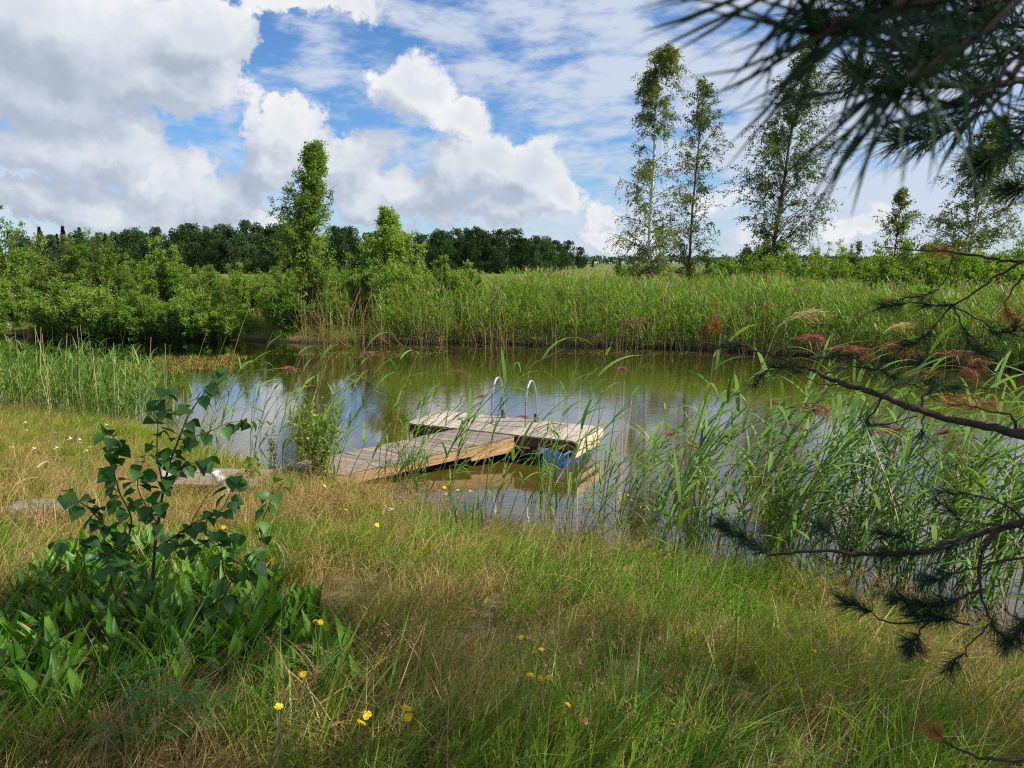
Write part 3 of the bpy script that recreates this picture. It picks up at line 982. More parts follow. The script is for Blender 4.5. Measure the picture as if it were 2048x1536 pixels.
# ------------------------------------------------------------------ reeds
def far_reed_bed():
    rng = np.random.default_rng(31)
    N = 13500
    x = rng.uniform(-7.5, 22, N)
    f = rng.random(N) ** 1.25 * 9.0 - .25
    y = np.interp(x, FAR[:, 0], FAR[:, 1]) + f / .9
    ok = (x > -4.5 - .22 * f) | (rng.random(N) < .04)
    x, y, f = x[ok], y[ok], f[ok]
    N = len(x)
    z = np.maximum(gz(x, y), -.1)
    cl = np.sin(x * 4.1 + 2 * np.sin(y * 1.3)) + np.sin(x * 7.3 + y * 2.9) + np.sin(x * 2.2 - y * 3.1 + 1)
    hmul = 1.0 + .08 * np.sin(x * .9) + .06 * np.sin(x * 2.3 + 1) + .055 * cl
    hmul *= np.interp(x, [-8, -5, -2, 3, 9, 14], [.86, .80, .83, .82, .74, .70])
    h = rng.uniform(1.45, 2.05, N) * hmul * np.interp(f, [-.3, .4, 2], [.72, .9, 1.0])
    H = rng.normal(.2, .8, N) + .5 * cl
    lean0, lean1 = rng.uniform(0, .14, N) + .04 * np.abs(cl), rng.uniform(.05, .55, N) + .12 * np.abs(cl)
    kp = (cl + rng.normal(0, .8, N)) > -1.5
    x, y, f, z, h, H, lean0, lean1 = (q_[kp] for q_ in (x, y, f, z, h, H, lean0, lean1))
    N = len(x)
    P = np.stack([x, y, z], 1)
    g_ = Geo()
    g_.add(*strips(P, H, h, .011, lean0, lean1, 3, [1, .9, .7, .3], rng.uniform(0, 3, N)), mi=1)
    # leaves
    n = 8
    r = np.repeat(np.arange(N), n)
    u = rng.uniform(.28, .98, N * n)
    th = lean0[r] + (lean1 - lean0)[r] * u * .5
    hd = np.stack([np.cos(H[r]), np.sin(H[r]), np.zeros(N * n)], 1)
    Q = P[r] + (h[r] * u)[:, None] * (np.sin(th)[:, None] * hd + np.cos(th)[:, None] * np.array([0, 0, 1.]))
    g_.add(*strips(Q, H[r] + rng.normal(0, 1.2, N * n), rng.uniform(.25, .48, N * n), .024, rng.uniform(.25, .8, N * n), rng.uniform(1.0, 2.2, N * n), 2, [.7, 1, .06]), mi=0)
    # dry old stalks along the edge
    D = 2300
    xd = rng.uniform(-7, 20, D)
    fd = rng.random(D) ** 1.7 * 4.0 - .45 + .2 * np.sin(xd * 3.3)
    yd = np.interp(xd, FAR[:, 0], FAR[:, 1]) + fd / .9
    Pd = np.stack([xd, yd, np.maximum(gz(xd, yd), -.1)], 1)
    g_.add(*strips(Pd, rng.uniform(0, 6.28, D), rng.uniform(.4, 1.95, D), .013, rng.normal(0, .2, D), rng.normal(0, .5, D), 2, [1, .9, .5], rng.uniform(0, 3, D)), mi=2)
    # plumes
    pl = rng.random(N) < .16
    Pt = P[pl] + (h[pl] * .985)[:, None] * (np.sin(lean1[pl] * .5)[:, None] * np.stack([np.cos(H[pl]), np.sin(H[pl]), np.zeros(pl.sum())], 1) + np.cos(lean1[pl] * .5)[:, None] * np.array([0, 0, 1.]))
    for _ in range(3):
        g_.add(*strips(Pt + rng.normal(0, .012, Pt.shape), H[pl] + rng.normal(0, .6, len(Pt)), rng.uniform(.13, .22, len(Pt)), .032, .1, rng.uniform(.5, 1.6, len(Pt)), 2, [.4, 1, .2], rng.uniform(0, 3, len(Pt))), mi=3)
    return g_.mesh('reed_bed', ['reed_far', 'reed_stem', 'reed_old', 'plume_far'])


kind(tag(ob('reed_bed', far_reed_bed()), 'dense bed of green reeds along the far bank', 'reeds'), 'stuff')


def left_reed_bed():
    rng = np.random.default_rng(32)
    N = 1500
    x = rng.uniform(-19, -5.6, N)
    off = rng.random(N) ** 1.2 * 3.8 - .7
    y = np.interp(x, NEAR[:, 0], NEAR[:, 1]) + off * np.interp(x, [-9, -5.6], [1, .45])
    keep = rng.random(N) < np.interp(x, [-10, -7, -5.6], [1, .75, .25])
    x, y = x[keep], y[keep]
    N = len(x)
    P = np.stack([x, y, np.maximum(gz(x, y), -.25)], 1)
    h = rng.uniform(.6, 1.3, N)
    H = rng.normal(.1, .8, N)
    l0, l1 = rng.uniform(0, .3, N), rng.uniform(.1, .9, N)
    g_ = Geo()
    g_.add(*strips(P, H, h, .010, l0, l1, 3, [1, .9, .7, .3], rng.uniform(0, 3, N)), mi=1)
    n = 9
    r = np.repeat(np.arange(N), n)
    u = rng.uniform(.2, .98, N * n)
    th = l0[r] + (l1 - l0)[r] * u * .5
    hd = np.stack([np.cos(H[r]), np.sin(H[r]), np.zeros(N * n)], 1)
    Q = P[r] + (h[r] * u)[:, None] * (np.sin(th)[:, None] * hd + np.cos(th)[:, None] * np.array([0, 0, 1.]))
    g_.add(*strips(Q, H[r] + rng.normal(0, 1.2, N * n), rng.uniform(.22, .42, N * n), .018, rng.uniform(.2, .7, N * n), rng.uniform(.9, 2.1, N * n), 3, [.7, 1, .7, .06]), mi=0)
    D = 260
    xd = rng.uniform(-18, -5.8, D)
    yd = np.interp(xd, NEAR[:, 0], NEAR[:, 1]) + rng.uniform(-.9, 2.4, D)
    Pd = np.stack([xd, yd, np.maximum(gz(xd, yd), -.2)], 1)
    g_.add(*strips(Pd, rng.uniform(0, 6.28, D), rng.uniform(.5, 1.6, D), .011, rng.normal(0, .16, D), rng.normal(0, .2, D), 2, [1, .9, .5], rng.uniform(0, 3, D)), mi=2)
    return g_.mesh('reed_bed', ['reed_leaf', 'reed_stem', 'reed_dry'])


kind(tag(ob('reed_bed', left_reed_bed()), 'lower bed of thin light green reeds along the left near bank', 'reeds'), 'stuff')


# ---- single reeds along the near bank
def reed_stem(seed, h, l0, l1, r=.0058):
    n = 9
    p = np.zeros((n, 3))
    for i in range(1, n):
        th = l0 + (l1 - l0) * ((i - .5) / (n - 1)) ** 1.3
        p[i] = p[i - 1] + h / (n - 1) * np.array([math.sin(th), 0, math.cos(th)])
    return p, Geo().add(*tubes(p, np.linspace(r, r * .45, n), 5))


def reed_leaf_mesh(seed, L, w, a0, a1, tw):
    k = 6
    return Geo().add(*strips([(0, 0, 0)], 0, L, w, a0, a1, k, [.55, .95, 1, .9, .68, .36, .04], tw)).mesh('reed_leaf', 'reed_leaf', True)


RL = [reed_leaf_mesh(i, L, w, a0, a1, tw) for i, (L, w, a0, a1, tw) in enumerate((
    (.50, .028, .45, 1.3, 0), (.56, .031, .6, 1.75, .3), (.44, .027, .7, 1.5, -.3), (.58, .032, .5, 2.2, .2), (.48, .029, .9, 1.4, -.2), (.40, .024, .3, 1.0, .1)))]


def plume_mesh(seed, mat, L=.24):
    rng = np.random.default_rng(seed)
    n = 46
    u = rng.random(n) ** .8
    P = np.stack([u * L * .45, rng.normal(0, .006, n), u * L * .55 - .25 * L * u ** 2], 1)
    g_ = Geo().add(*tubes([(0, 0, 0), (L * .22, 0, L * .3), (L * .45, 0, L * .32)], [.003, .002, .001], 4))
    V, Fc = strips(P, rng.normal(0, .45, n), rng.uniform(.35, .75, n) * L * (1.05 - .5 * u), .0042, rng.uniform(.3, .9, n), rng.uniform(1.5, 2.5, n), 3, [.5, 1, 1.1, .5], rng.uniform(-1.5, 1.5, n))
    g_.add(V, Fc)
    # spikelets along the branchlets
    m_ = n * 5
    i = rng.integers(0, n, m_)
    k_ = rng.integers(1, 4, m_)
    base = V.reshape(n, 4, 2, 3).mean(2)[i, k_]
    g_.add(*strips(base + rng.normal(0, .006, (m_, 3)), rng.normal(0, 1.0, m_), .022, .004, rng.uniform(.8, 1.5, m_), rng.uniform(1.6, 2.6, m_), 1, [1, .2], rng.uniform(-1.5, 1.5, m_)))
    return g_.mesh('plume', mat)


PL = [plume_mesh(1, 'plume'), plume_mesh(2, 'plume', .27), plume_mesh(3, 'plume', .21)]
PLT = plume_mesh(4, 'plume_tan', .26)
RV = []
for sd_i, (h, l0, l1) in enumerate(((2.05, .15, .85), (1.9, .2, 1.1), (2.2, .02, .45), (1.75, .25, .9), (2.0, .3, 1.2), (1.6, .15, .6), (2.25, .35, .8), (1.85, .1, .35))):
    p, g_ = reed_stem(sd_i, h, l0, l1)
    RV.append((p, g_.mesh('reed_stem', 'reed_stem', True), g_.mesh('reed_stem', 'reed_dry', True)))
RGRP = 'reeds on the near bank'
rr = random.Random(17)


def reed(x, y, label, plume=None, var=None, scl=1.0, rotz=None, dry=False, nleaf=9, group=RGRP, name='reed'):
    v = rr.randrange(len(RV)) if var is None else var
    p, green, tan = RV[v]
    z = max(float(gz(x, y)), -.22) - .02
    t = thing(name, label, 'reed', (x, y, z), group, rr.gauss(0, .5) if rotz is None else rotz, scl)
    ob('stem', tan if dry else green, t)
    if not dry:
        for i in range(nleaf):
            u = .22 + .76 * (i + rr.uniform(-.3, .3)) / nleaf
            q_ = min(7.99, max(0, u * 8))
            k_ = int(q_)
            pos = p[k_] + (p[k_ + 1] - p[k_]) * (q_ - k_)
            side = 1 if i % 2 else -1
            ob('leaf', rr.choice(RL), t, pos, (rr.uniform(-.15, .15), rr.uniform(-.1, .35), side * rr.uniform(.2, 1.5) + rr.uniform(-.3, .3)), rr.uniform(.75, 1.1))
    if plume is not None:
        d = p[-1] - p[-2]
        ob('plume', plume, t, p[-1], (0, math.atan2(d[0], d[2]) * .7, rr.uniform(-.3, .3)), rr.uniform(1.1, 1.5))
    return t


def reed_to(px, py, depth_y, label, plume, var, dry=False, nleaf=9):
    """a reed whose tip stands where the photograph shows it"""
    tip = at_y(px, py, depth_y)
    p = RV[var][0][-1]
    z0 = -.12
    sc = (tip[2] - z0) / p[2]
    x, y = tip[0] - p[0] * sc, depth_y
    z = max(float(gz(x, y)), -.22) - .02
    sc = (tip[2] - z) / p[2]
    return reed(tip[0] - p[0] * sc, y, label, plume, var, sc, rr.uniform(-.12, .12), dry, nleaf)


reed_to(1238, 655, 5.6, 'reed with dark red plume standing against the far reeds right of the ladder', PL[0], 2)
reed_to(1572, 668, 5.3, 'reed with pale red plume just right of the straw coloured dry one', PL[2], 0)
reed_to(1556, 650, 5.0, 'dry straw coloured reed with bleached pale plume', PLT, 7, True)
reed_to(1650, 690, 5.2, 'reed with dark purple plume left of the long pine branch tip cluster', PL[0], 1)
reed_to(1735, 690, 5.0, 'reed with large red plume above the middle of the pine branch', PL[1], 0)
reed_to(1765, 665, 5.3, 'reed with cream coloured plume above the red plumes at right', PLT, 2, False)
reed_to(1850, 700, 5.0, 'reed with red plume above the forking of the pine branch', PL[0], 3)
reed_to(1815, 745, 4.8, 'reed with loose red plume touching the pine branch', PL[1], 0)
reed_to(1925, 735, 4.8, 'reed with small red plume below the needle tufts at right', PL[2], 2)
reed_to(1945, 805, 4.4, 'reed with broad red plume right of the pine branch middle', PL[1], 0)
reed_to(2040, 660, 4.8, 'reed with red plume cut by the right picture edge', PL[0], 2)
reed_to(895, 742, 7.3, 'reed with brown drooping plume leaning over the gangway', PL[1], 4, False, 5)
reed_to(1222, 745, 6.6, 'reed with thin purple plume right of the ladder', PL[2], 2)
reed_to(1325, 868, 5.8, 'short reed with brown plume right of the platform corner', PL[2], 1)
reed_to(1360, 888, 5.6, 'short reed with spreading brown plume, second right of the platform corner', PL[0], 4)
reed_to(1568, 805, 5.3, 'reed with dark hanging plume below the pine branch tip', PL[1], 4)
reed_to(1730, 850, 4.9, 'reed with rusty plume below the middle of the pine branch', PL[0], 0)
reed_to(1030, 835, 7.6, 'low reed with small brown plume before the gangway end', PL[2], 3, False, 4)
reed_to(715, 715, 7.9, 'reed with faded red plume left of centre over the water', PL[0], 2, False, 5)
reed_to(550, 740, 7.4, 'reed with faded plume behind the sapling top', PL[2], 1, False, 5)
reed_to(820, 668, 7.8, 'long bare reed crossing the water left of the ladder', None, 2, False, 6)
reed_to(1500, 590, 4.6, 'long reed leaf spear rising across the far reeds at right', None, 2, False, 7)
for px, py, yy, var_, dry_, pl_, lab_ in (
        (700, 770, 8.0, 0, 0, None, 'green reed at the lower left corner of the gangway'), (765, 775, 7.9, 3, 0, None, 'green reed leaning across the middle of the gangway'),
        (838, 700, 7.6, 2, 1, None, 'tall straw coloured stalk rising left of the ladder in front of the gangway'), (880, 790, 7.7, 4, 0, None, 'green reed arching over the upper gangway planks'),
        (945, 800, 7.5, 7, 0, PL[2], 'reed with small dark plume before the joint of gangway and platform'), (985, 770, 7.5, 5, 0, None, 'short green reed before the left ladder rail'),
        (1075, 720, 7.3, 6, 0, None, 'long green reed slanting past the right ladder rail'), (1130, 690, 7.0, 4, 0, None, 'long dark reed leaning over the platform toward the right'),
        (1010, 850, 7.3, 5, 1, None, 'short straw coloured stalk before the dark platform side'), (1060, 880, 7.1, 5, 1, None, 'second short straw coloured stalk before the dark platform side'),
        (1190, 760, 6.6, 1, 0, None, 'green reed in front of the right platform end'), (1255, 700, 6.4, 2, 1, None, 'tall straw coloured stalk just right of the platform'),
        (1300, 760, 6.2, 0, 0, None, 'green reed second right of the platform end'), (610, 690, 7.8, 2, 1, None, 'tall straw coloured stalk behind the willow bush'),
        (500, 610, 7.6, 2, 1, None, 'longest straw coloured stalk leaning right over the left water'), (455, 700, 8.6, 2, 0, None, 'green reed rising behind the sapling top'),
        (590, 790, 8.2, 3, 0, None, 'green reed leaning left of the willow bush'), (670, 830, 8.2, 5, 0, None, 'short green reed right of the willow bush'),
        (390, 800, 9.8, 7, 0, None, 'green reed in the water left behind the sapling'), (300, 770, 11.0, 0, 0, None, 'green reed at the right end of the left reed bed')):
    reed_to(px, py, yy, lab_, pl_, var_, bool(dry_), 8)
# the crowd on the right
lab_r = ('green reed in the thick stand on the right near bank', 'green reed in front of the water by the platform', 'slim green reed among the sparse ones left of the gangway')
lab_d = ('dry straw coloured reed stalk in the right near stand', 'dry straw coloured stalk in front of the platform', 'dry straw coloured stalk left of the gangway')
for n_ in range(272):
    if n_ < 176:
        x = 1.1 + 4.9 * rr.random() ** .85
        s = rr.uniform(-1.35, .25)
        i = 0
    elif n_ < 230:
        x = rr.uniform(-1.6, 1.3)
        s = rr.uniform(-.8, .2)
        i = 1
    else:
        x = rr.uniform(-5.0, -2.3)
        s = rr.uniform(-.9, .15)
        i = 2
    y = float(np.interp(x, NEAR[:, 0], NEAR[:, 1])) - s / .88
    dry = rr.random() < (.22, .35, .35)[i]
    sc = (rr.uniform(.72, 1.12), rr.uniform(.55, .95), rr.uniform(.6, 1.0))[i]
    if dry:
        reed(x, y, lab_d[i], None, rr.choice((2, 5, 7, 3)), sc * .85, None, True, group='dry reed stalks on the near bank', name='dry_reed')
    else:
        lab = lab_r[i] if i else ('green reed of the near stand standing left of the needle brush tip', 'green reed of the near stand behind the lower pine branch', 'green reed of the near stand at the right picture edge')[0 if x < 2.3 else 1 if x < 3.6 else 2]
        reed(x, y, lab, rr.choice(PL) if (rr.random() < .20 and i == 0) else None, None, sc, None, False, (11, 7, 6)[i], group='near reeds: ' + lab)


def near_reed_mass():
    rng = np.random.default_rng(36)
    N = 185
    x = .8 + 6.0 * rng.random(N) ** .75
    s_ = rng.uniform(-1.7, .15, N)
    y = np.interp(x, NEAR[:, 0], NEAR[:, 1]) - s_ / .88
    P = np.stack([x, y, np.maximum(gz(x, y), -.25)], 1)
    h = rng.uniform(1.1, 2.15, N) * np.interp(x, [.8, 2.2], [.6, 1])
    H = rng.normal(0, .6, N)
    l0, l1 = rng.uniform(.05, .35, N), rng.uniform(.35, 1.15, N)
    g_ = Geo()
    V, Fc = strips(P, H, h, .010, l0, l1, 6, [1, .95, .9, .8, .6, .45, .2], rng.uniform(0, 3, N))
    g_.add(V, Fc, 1)
    c = V.reshape(N, 7, 2, 3).mean(2)
    n = 11
    r = np.repeat(np.arange(N), n)
    u = np.tile(np.linspace(.2, .99, n), N) * 5.999
    k_ = u.astype(int)
    Q = c[r, k_] + (c[r, k_ + 1] - c[r, k_]) * (u - k_)[:, None]
    g_.add(*strips(Q, H[r] + rng.normal(0, 1.0, N * n), rng.uniform(.34, .60, N * n), .026, rng.uniform(.4, 1.1, N * n), rng.uniform(1.1, 2.1, N * n), 4, [.6, 1, .9, .55, .05], rng.normal(0, .5, N * n)), mi=0)
    D = 150
    xd = .6 + 6 * rng.random(D)
    yd = np.interp(xd, NEAR[:, 0], NEAR[:, 1]) + rng.uniform(-.2, 1.5, D)
    Pd = np.stack([xd, yd, np.maximum(gz(xd, yd), -.2)], 1)
    g_.add(*strips(Pd, rng.normal(0, .9, D), rng.uniform(.5, 1.7, D), .011, rng.uniform(0, .3, D), rng.uniform(.1, .7, D), 3, [1, .9, .8, .5], rng.uniform(0, 3, D)), mi=2)
    return g_.mesh('reed_thicket', ['reed_leaf', 'reed_stem', 'reed_dry'])


kind(tag(ob('reed_thicket', near_reed_mass()), 'tangle of leaning reeds filling the right near stand', 'reeds'), 'stuff')


# ---- bent dry reed clumps at the far water line
def dry_clump(label, px, py, n, seed, H0, L):
    rng = np.random.default_rng(seed)
    b_ = at_z(px, py, .02)
    t = thing('dry_reed_clump', label, 'dry reeds', b_ + np.array([0, -.45, 0]), 'bent dry reed clumps at the far water line')
    for i in range(n):
        g_ = Geo().add(*strips(np.array([[rng.normal(0, .18), rng.normal(0, .12), -.03]]), H0 + rng.normal(0, .25), rng.uniform(.6, 1) * L, .034, rng.uniform(.75, 1.3), rng.uniform(.3, .9) if i % 3 else 1.5, 4, [1, .95, .85, .7, .25], .6))
        ob('stalk', g_.mesh('stalk', 'reed_dry' if i % 2 else 'reed_old'), t)


dry_clump('larger fan of bent dry stalks leaning left over the water under the young birch', 700, 691, 34, 3, math.pi + .2, 2.0)
dry_clump('smaller fan of bent dry stalks leaning left at the water line', 805, 692, 24, 5, math.pi + .1, 1.35)

# pondweed floating left of the centre
rng = np.random.default_rng(44)


def weed_patch(label, px0, py0, px1, py1, n, mat, seed, up=.5):
    rng = np.random.default_rng(seed)
    a, b_ = at_z(px0, py0, 0), at_z(px1, py1, 0)
    c, d = (a + b_) / 2, np.abs(b_ - a) / 2
    ang, rad = rng.uniform(0, 6.28, n), np.sqrt(rng.random(n))
    jag = 1 + .25 * np.sin(ang * 5 + seed) + .15 * np.sin(ang * 11)
    P = np.stack([c[0] + d[0] * rad * jag * np.cos(ang), c[1] + d[1] * rad * jag * np.sin(ang), np.full(n, .004)], 1)
    g_ = Geo().add(*strips(P, rng.uniform(0, 6.28, n), rng.uniform(.04, .11, n), .017, rng.uniform(up, 1.5, n), rng.uniform(1.3, 1.7, n), 2, [.5, 1, .2]))
    kind(tag(ob('pondweed', g_.mesh('pondweed', mat)), label, 'pondweed'), 'stuff')


weed_patch('golden brown patch of pondweed standing out of the water at left', 170, 752, 520, 712, 5200, 'weed', 3, .1)
weed_patch('thin floating streak of pondweed below the bent dry stalks', 560, 716, 900, 702, 700, 'weed_green', 5, 1.2)
weed_patch('scattered floating bits on the water left behind the platform', 780, 815, 980, 780, 130, 'weed', 9, 1.3)
weed_patch('thin floating film along the right far water line', 1100, 702, 1480, 712, 260, 'weed_green', 11, 1.3)
weed_patch('floating scum of leaves along the foot of the far reeds', 760, 699, 1080, 690, 300, 'weed_green', 7, 1.25)

# ------------------------------------------------------------------ floating platform, gangway, landing
def V3(*a):
    return np.array(a, float)


NR = V3(.80, 9.16, .37)
u = V3(.90, -.436, 0)
w = V3(.46, .888, 0)
LN, WD = 2.55, .92
pf = thing('floating_platform', 'wooden floating swim platform with steel ladder rails on blue floats', 'platform', NR - u * LN / 2 + w * WD / 2 - V3(0, 0, .37))
o_ = np.array(pf.location)


def plank_obj(name, a, b_, hw, ht, mat, parent, side=None, jit=0.0, seed=0, org=None):
    """one board from a to b (centre line); local x runs along the board"""
    r_ = random.Random(seed)
    d = (b_ - a)
    L = np.linalg.norm(d)
    d = d / L
    s = unit(np.cross(V3(0, 0, 1), d)) if side is None else side
    n = unit(np.cross(d, s))
    g_ = Geo()
    k_ = 4
    xs_ = np.linspace(-L / 2, L / 2, k_)
    vs = []
    e = .004
    for x_ in xs_:
        yb = r_.uniform(-1, 1) * jit * .4
        zb = r_.uniform(-1, 1) * jit * .5
        for (yy, zz) in ((-hw, -ht), (hw, -ht), (hw, ht - e), (hw - e, ht), (-hw + e, ht), (-hw, ht - e)):
            vs.append((x_, yy + yb, zz + zb))
    fs = []
    for i in range(k_ - 1):
        for j in range(6):
            fs.append([i * 6 + j, (i + 1) * 6 + j, (i + 1) * 6 + (j + 1) % 6, i * 6 + (j + 1) % 6])
    g_.add(vs, fs)
    nv = g_.n
    g_.add(np.array(vs[:6]), [[0, 1, 2, 5], [5, 2, 3, 4]])
    g_.add(np.array(vs[-6:]), [[0, 5, 2, 1], [5, 4, 3, 2]])
    me = g_.mesh(name, mat)
    c = (a + b_) / 2 - (o_ if org is None else org)
    mt = Matrix((list(d) + [0], list(s) + [0], list(n) + [0], [0, 0, 0, 1])).transposed()
    mt.col[0][:3], mt.col[1][:3], mt.col[2][:3] = d, s, n
    mt.translation = Vector([float(q_) for q_ in c])
    o = ob(name, me, parent)
    o.matrix_local = mt
    return o


NPL = 24
pw = LN / NPL
for i in range(NPL):
    c0 = NR - u * (pw * (i + .5)) + V3(0, 0, -.012)
    plank_obj('plank', c0 - w * (.02 + random.uniform(0, .015)), c0 + w * (WD + .01), pw / 2 - .004, .012, 'deck', pf, None, .004, i)
zb = V3(0, 0, -.09)
plank_obj('edge_board', NR + V3(.012, 0, -.078) + u * .012, NR + V3(.012, 0, -.078) + u * .012 + w * WD, .014, .052, 'beam_pale', pf, None, 0, 91)
plank_obj('lower_board', NR + V3(0, 0, -.19) - u * .02 + w * .01, NR + V3(0, 0, -.19) - u * .02 + w * (WD - .03), .02, .045, 'beam_pale', pf, None, 0, 92)
plank_obj('edge_board', NR - u * LN + V3(0, 0, -.078) - u * .014, NR - u * LN + V3(0, 0, -.078) - u * .014 + w * WD, .014, .052, 'deck_grey', pf, None, 0, 93)
plank_obj('side_beam', NR + V3(0, 0, -.085) + w * .03 - u * .01, NR + V3(0, 0, -.085) + w * .03 - u * (LN - .01), .02, .058, 'rot', pf, None, 0, 94)  # near side coloured dark for its shaded face
plank_obj('side_beam', NR + V3(0, 0, -.085) + w * (WD - .03) - u * .01, NR + V3(0, 0, -.085) + w * (WD - .03) - u * (LN - .01), .02, .055, 'old_wood', pf, None, 0, 95)
plank_obj('lower_beam', NR + V3(0, 0, -.22) + w * .10 - u * .55, NR + V3(0, 0, -.22) + w * .10 - u * (LN - .05), .02, .07, 'rot', pf, None, 0, 98)  # added dark board, painting in the shade below the deck
plank_obj('lower_beam', NR + V3(0, 0, -.22) + w * (WD - .12) - u * .55, NR + V3(0, 0, -.22) + w * (WD - .12) - u * (LN - .05), .02, .07, 'rot', pf, None, 0, 99)  # second added board, darkens the shaded gap under the deck
plank_obj('middle_beam', NR + V3(0, 0, -.085) + w * WD / 2 - u * .01, NR + V3(0, 0, -.085) + w * WD / 2 - u * (LN - .01), .02, .055, 'old_wood', pf, None, 0, 96)
for kx in (.30, LN - .32):                      # blue float drums lying under both ends
    c = NR - u * kx + V3(0, 0, -.33)
    path = [c + w * t for t in (-.005, .0, .03, .06, .34, .36, .40, .42, WD - .10, WD - .07, WD - .03, WD - .025)]
    rad = [.02, .165, .185, .18, .18, .19, .19, .18, .18, .185, .165, .02]
    g_ = Geo().add(*tubes(np.array(path) - o_, rad, 20))
    ob('float_drum', g_.mesh('float_drum', 'blue', True), pf)
plank_obj('cross_batten', NR - u * .62 + V3(0, 0, -.16) - w * .02, NR - u * .95 + V3(0, 0, -.15) - w * .03, .014, .01, 'beam_pale', pf, None, 0, 97)
# ladder
lad = ob('ladder', None, pf)
for j_, (pxa, pya) in enumerate(((984, 845), (1051, 854))):
    f0 = at_z(pxa, pya, .372)
    back = w * .30 + u * .0
    hgt = .62
    prof_ = [(0, -.02), (.01, .22), (.02, .40), (.06, .52), (.12, .60), (.19, .615), (.26, .57), (.31, .47), (.34, .30), (.37, .10), (.395, -.02), (.40, -.45)]
    pts = smooth_path([f0 + w * (a_) + V3(0, 0, b_) for a_, b_ in prof_], 36)
    g_ = Geo().add(*tubes(pts - o_, np.full(36, .017), 10))
    ob('rail', g_.mesh('rail', 'steel', True), lad)
    g_ = Geo()
    box(g_, f0 + w * .385 + V3(0, 0, .04) - o_, u * .03, w * .02, V3(0, 0, .035))
    ob('clamp', g_.mesh('clamp', 'steel'), lad)
    g_ = Geo()
    box(g_, f0 + w * .37 - u * .03 + V3(0, 0, .055) - o_, u * .012, w * .012, V3(0, 0, .06))
    ob('bolt', g_.mesh('bolt', 'dark_metal'), lad)
a0_, a1_ = at_z(984, 845, .372), at_z(1051, 854, .372)
for zz in (-.25, -.5):
    g_ = Geo().add(*tubes(np.array([a0_ + w * .4 + V3(0, 0, zz), a1_ + w * .4 + V3(0, 0, zz)]) - o_, [.016, .016], 8))
    ob('step', g_.mesh('step', 'steel', True), lad)

# gangway: slopes down from the platform to the bank
ga, gb_ = V3(.02, 9.50, .355), V3(-2.02, 8.46, .13)
wv = V3(-.76, .40, 0)
gw = thing('gangway', 'grey weathered plank gangway with new orange side beam leading to the platform', 'gangway', (ga + gb_) / 2 - V3(0, 0, .2))
og = np.array(gw.location)
NG = 25
for i in range(NG):
    c0 = ga + (gb_ - ga) * ((i + .5) / NG)
    hw = np.linalg.norm(gb_ - ga) / NG / 2 - .003
    ext = random.uniform(.0, .025)
    sd3 = unit(ga - gb_)
    # planks lie across the gangway at the platform's angle
    g_ = Geo()
    aa, bb = c0 - wv * (.02 + ext), c0 + wv * (1.02 + random.uniform(0, .02))
    d3 = (ga - gb_) / NG / 2 * .94
    tilt = random.uniform(-.003, .003)
    V = []
    for pnt, tz in ((aa, tilt), (bb, -tilt)):
        for sgn in (-1, 1):
            for zz in (-.022, 0):
                V.append(pnt + d3 * sgn + V3(0, 0, zz + tz + random.uniform(-.002, .002)))
    V = np.array(V)
    cc = V.mean(0)
    dl = unit(bb - aa)
    me = g_.add(V - cc, [[0, 1, 3, 2], [4, 6, 7, 5], [0, 4, 5, 1], [2, 3, 7, 6], [0, 2, 6, 4], [1, 5, 7, 3]]).mesh('plank', 'deck_grey')
    ob('plank', me, gw, cc - og)
plank_obj('side_beam', ga + V3(.0, .0, -.085) - wv * .0, gb_ + V3(-.04, -.02, -.085), .022, .058, 'beam', gw, None, 0, 41, og)
plank_obj('side_beam', ga + wv * .98 + V3(0, 0, -.085), gb_ + wv * .98 + V3(0, 0, -.085), .022, .058, 'old_wood', gw, None, 0, 42, og)
plank_obj('lower_beam', ga + V3(-.01, -.01, -.175), ga + (gb_ - ga) * .27 + V3(0, 0, -.175), .022, .032, 'beam', gw, None, 0, 43, og)
plank_obj('cross_beam', ga + wv * .02 + V3(-.06, -.03, -.17), ga + wv * .96 + V3(-.06, -.03, -.17), .022, .05, 'rot', gw, None, 0, 44, og)

fn = unit(np.cross(gb_ - ga, V3(0, 0, 1)))
fn = fn if fn[1] < 0 else -fn
for f_ in (.06, .22, .30, .47, .63, .80, .93):
    c = ga + (gb_ - ga) * f_ + V3(-.01, 0, -.085 + random.uniform(-.03, .03)) + fn * .0225 - og
    ob('bolt', Geo().add(*tubes(np.array([c, c + fn * .006, c + fn * .0065]), [.008, .008, .001], 8)).mesh('bolt', 'dark_metal'), gw)
for f_ in (.10, .36, .62, .88):
    for dz in (-.055, -.10):
        c = NR + u * .039 + w * WD * f_ + V3(0, 0, dz) - o_
        ob('nail', Geo().add(*tubes(np.array([c - u * .012, c - u * .010, c - u * .0095]), [.006, .006, .001], 8)).mesh('nail', 'dark_metal'), pf)
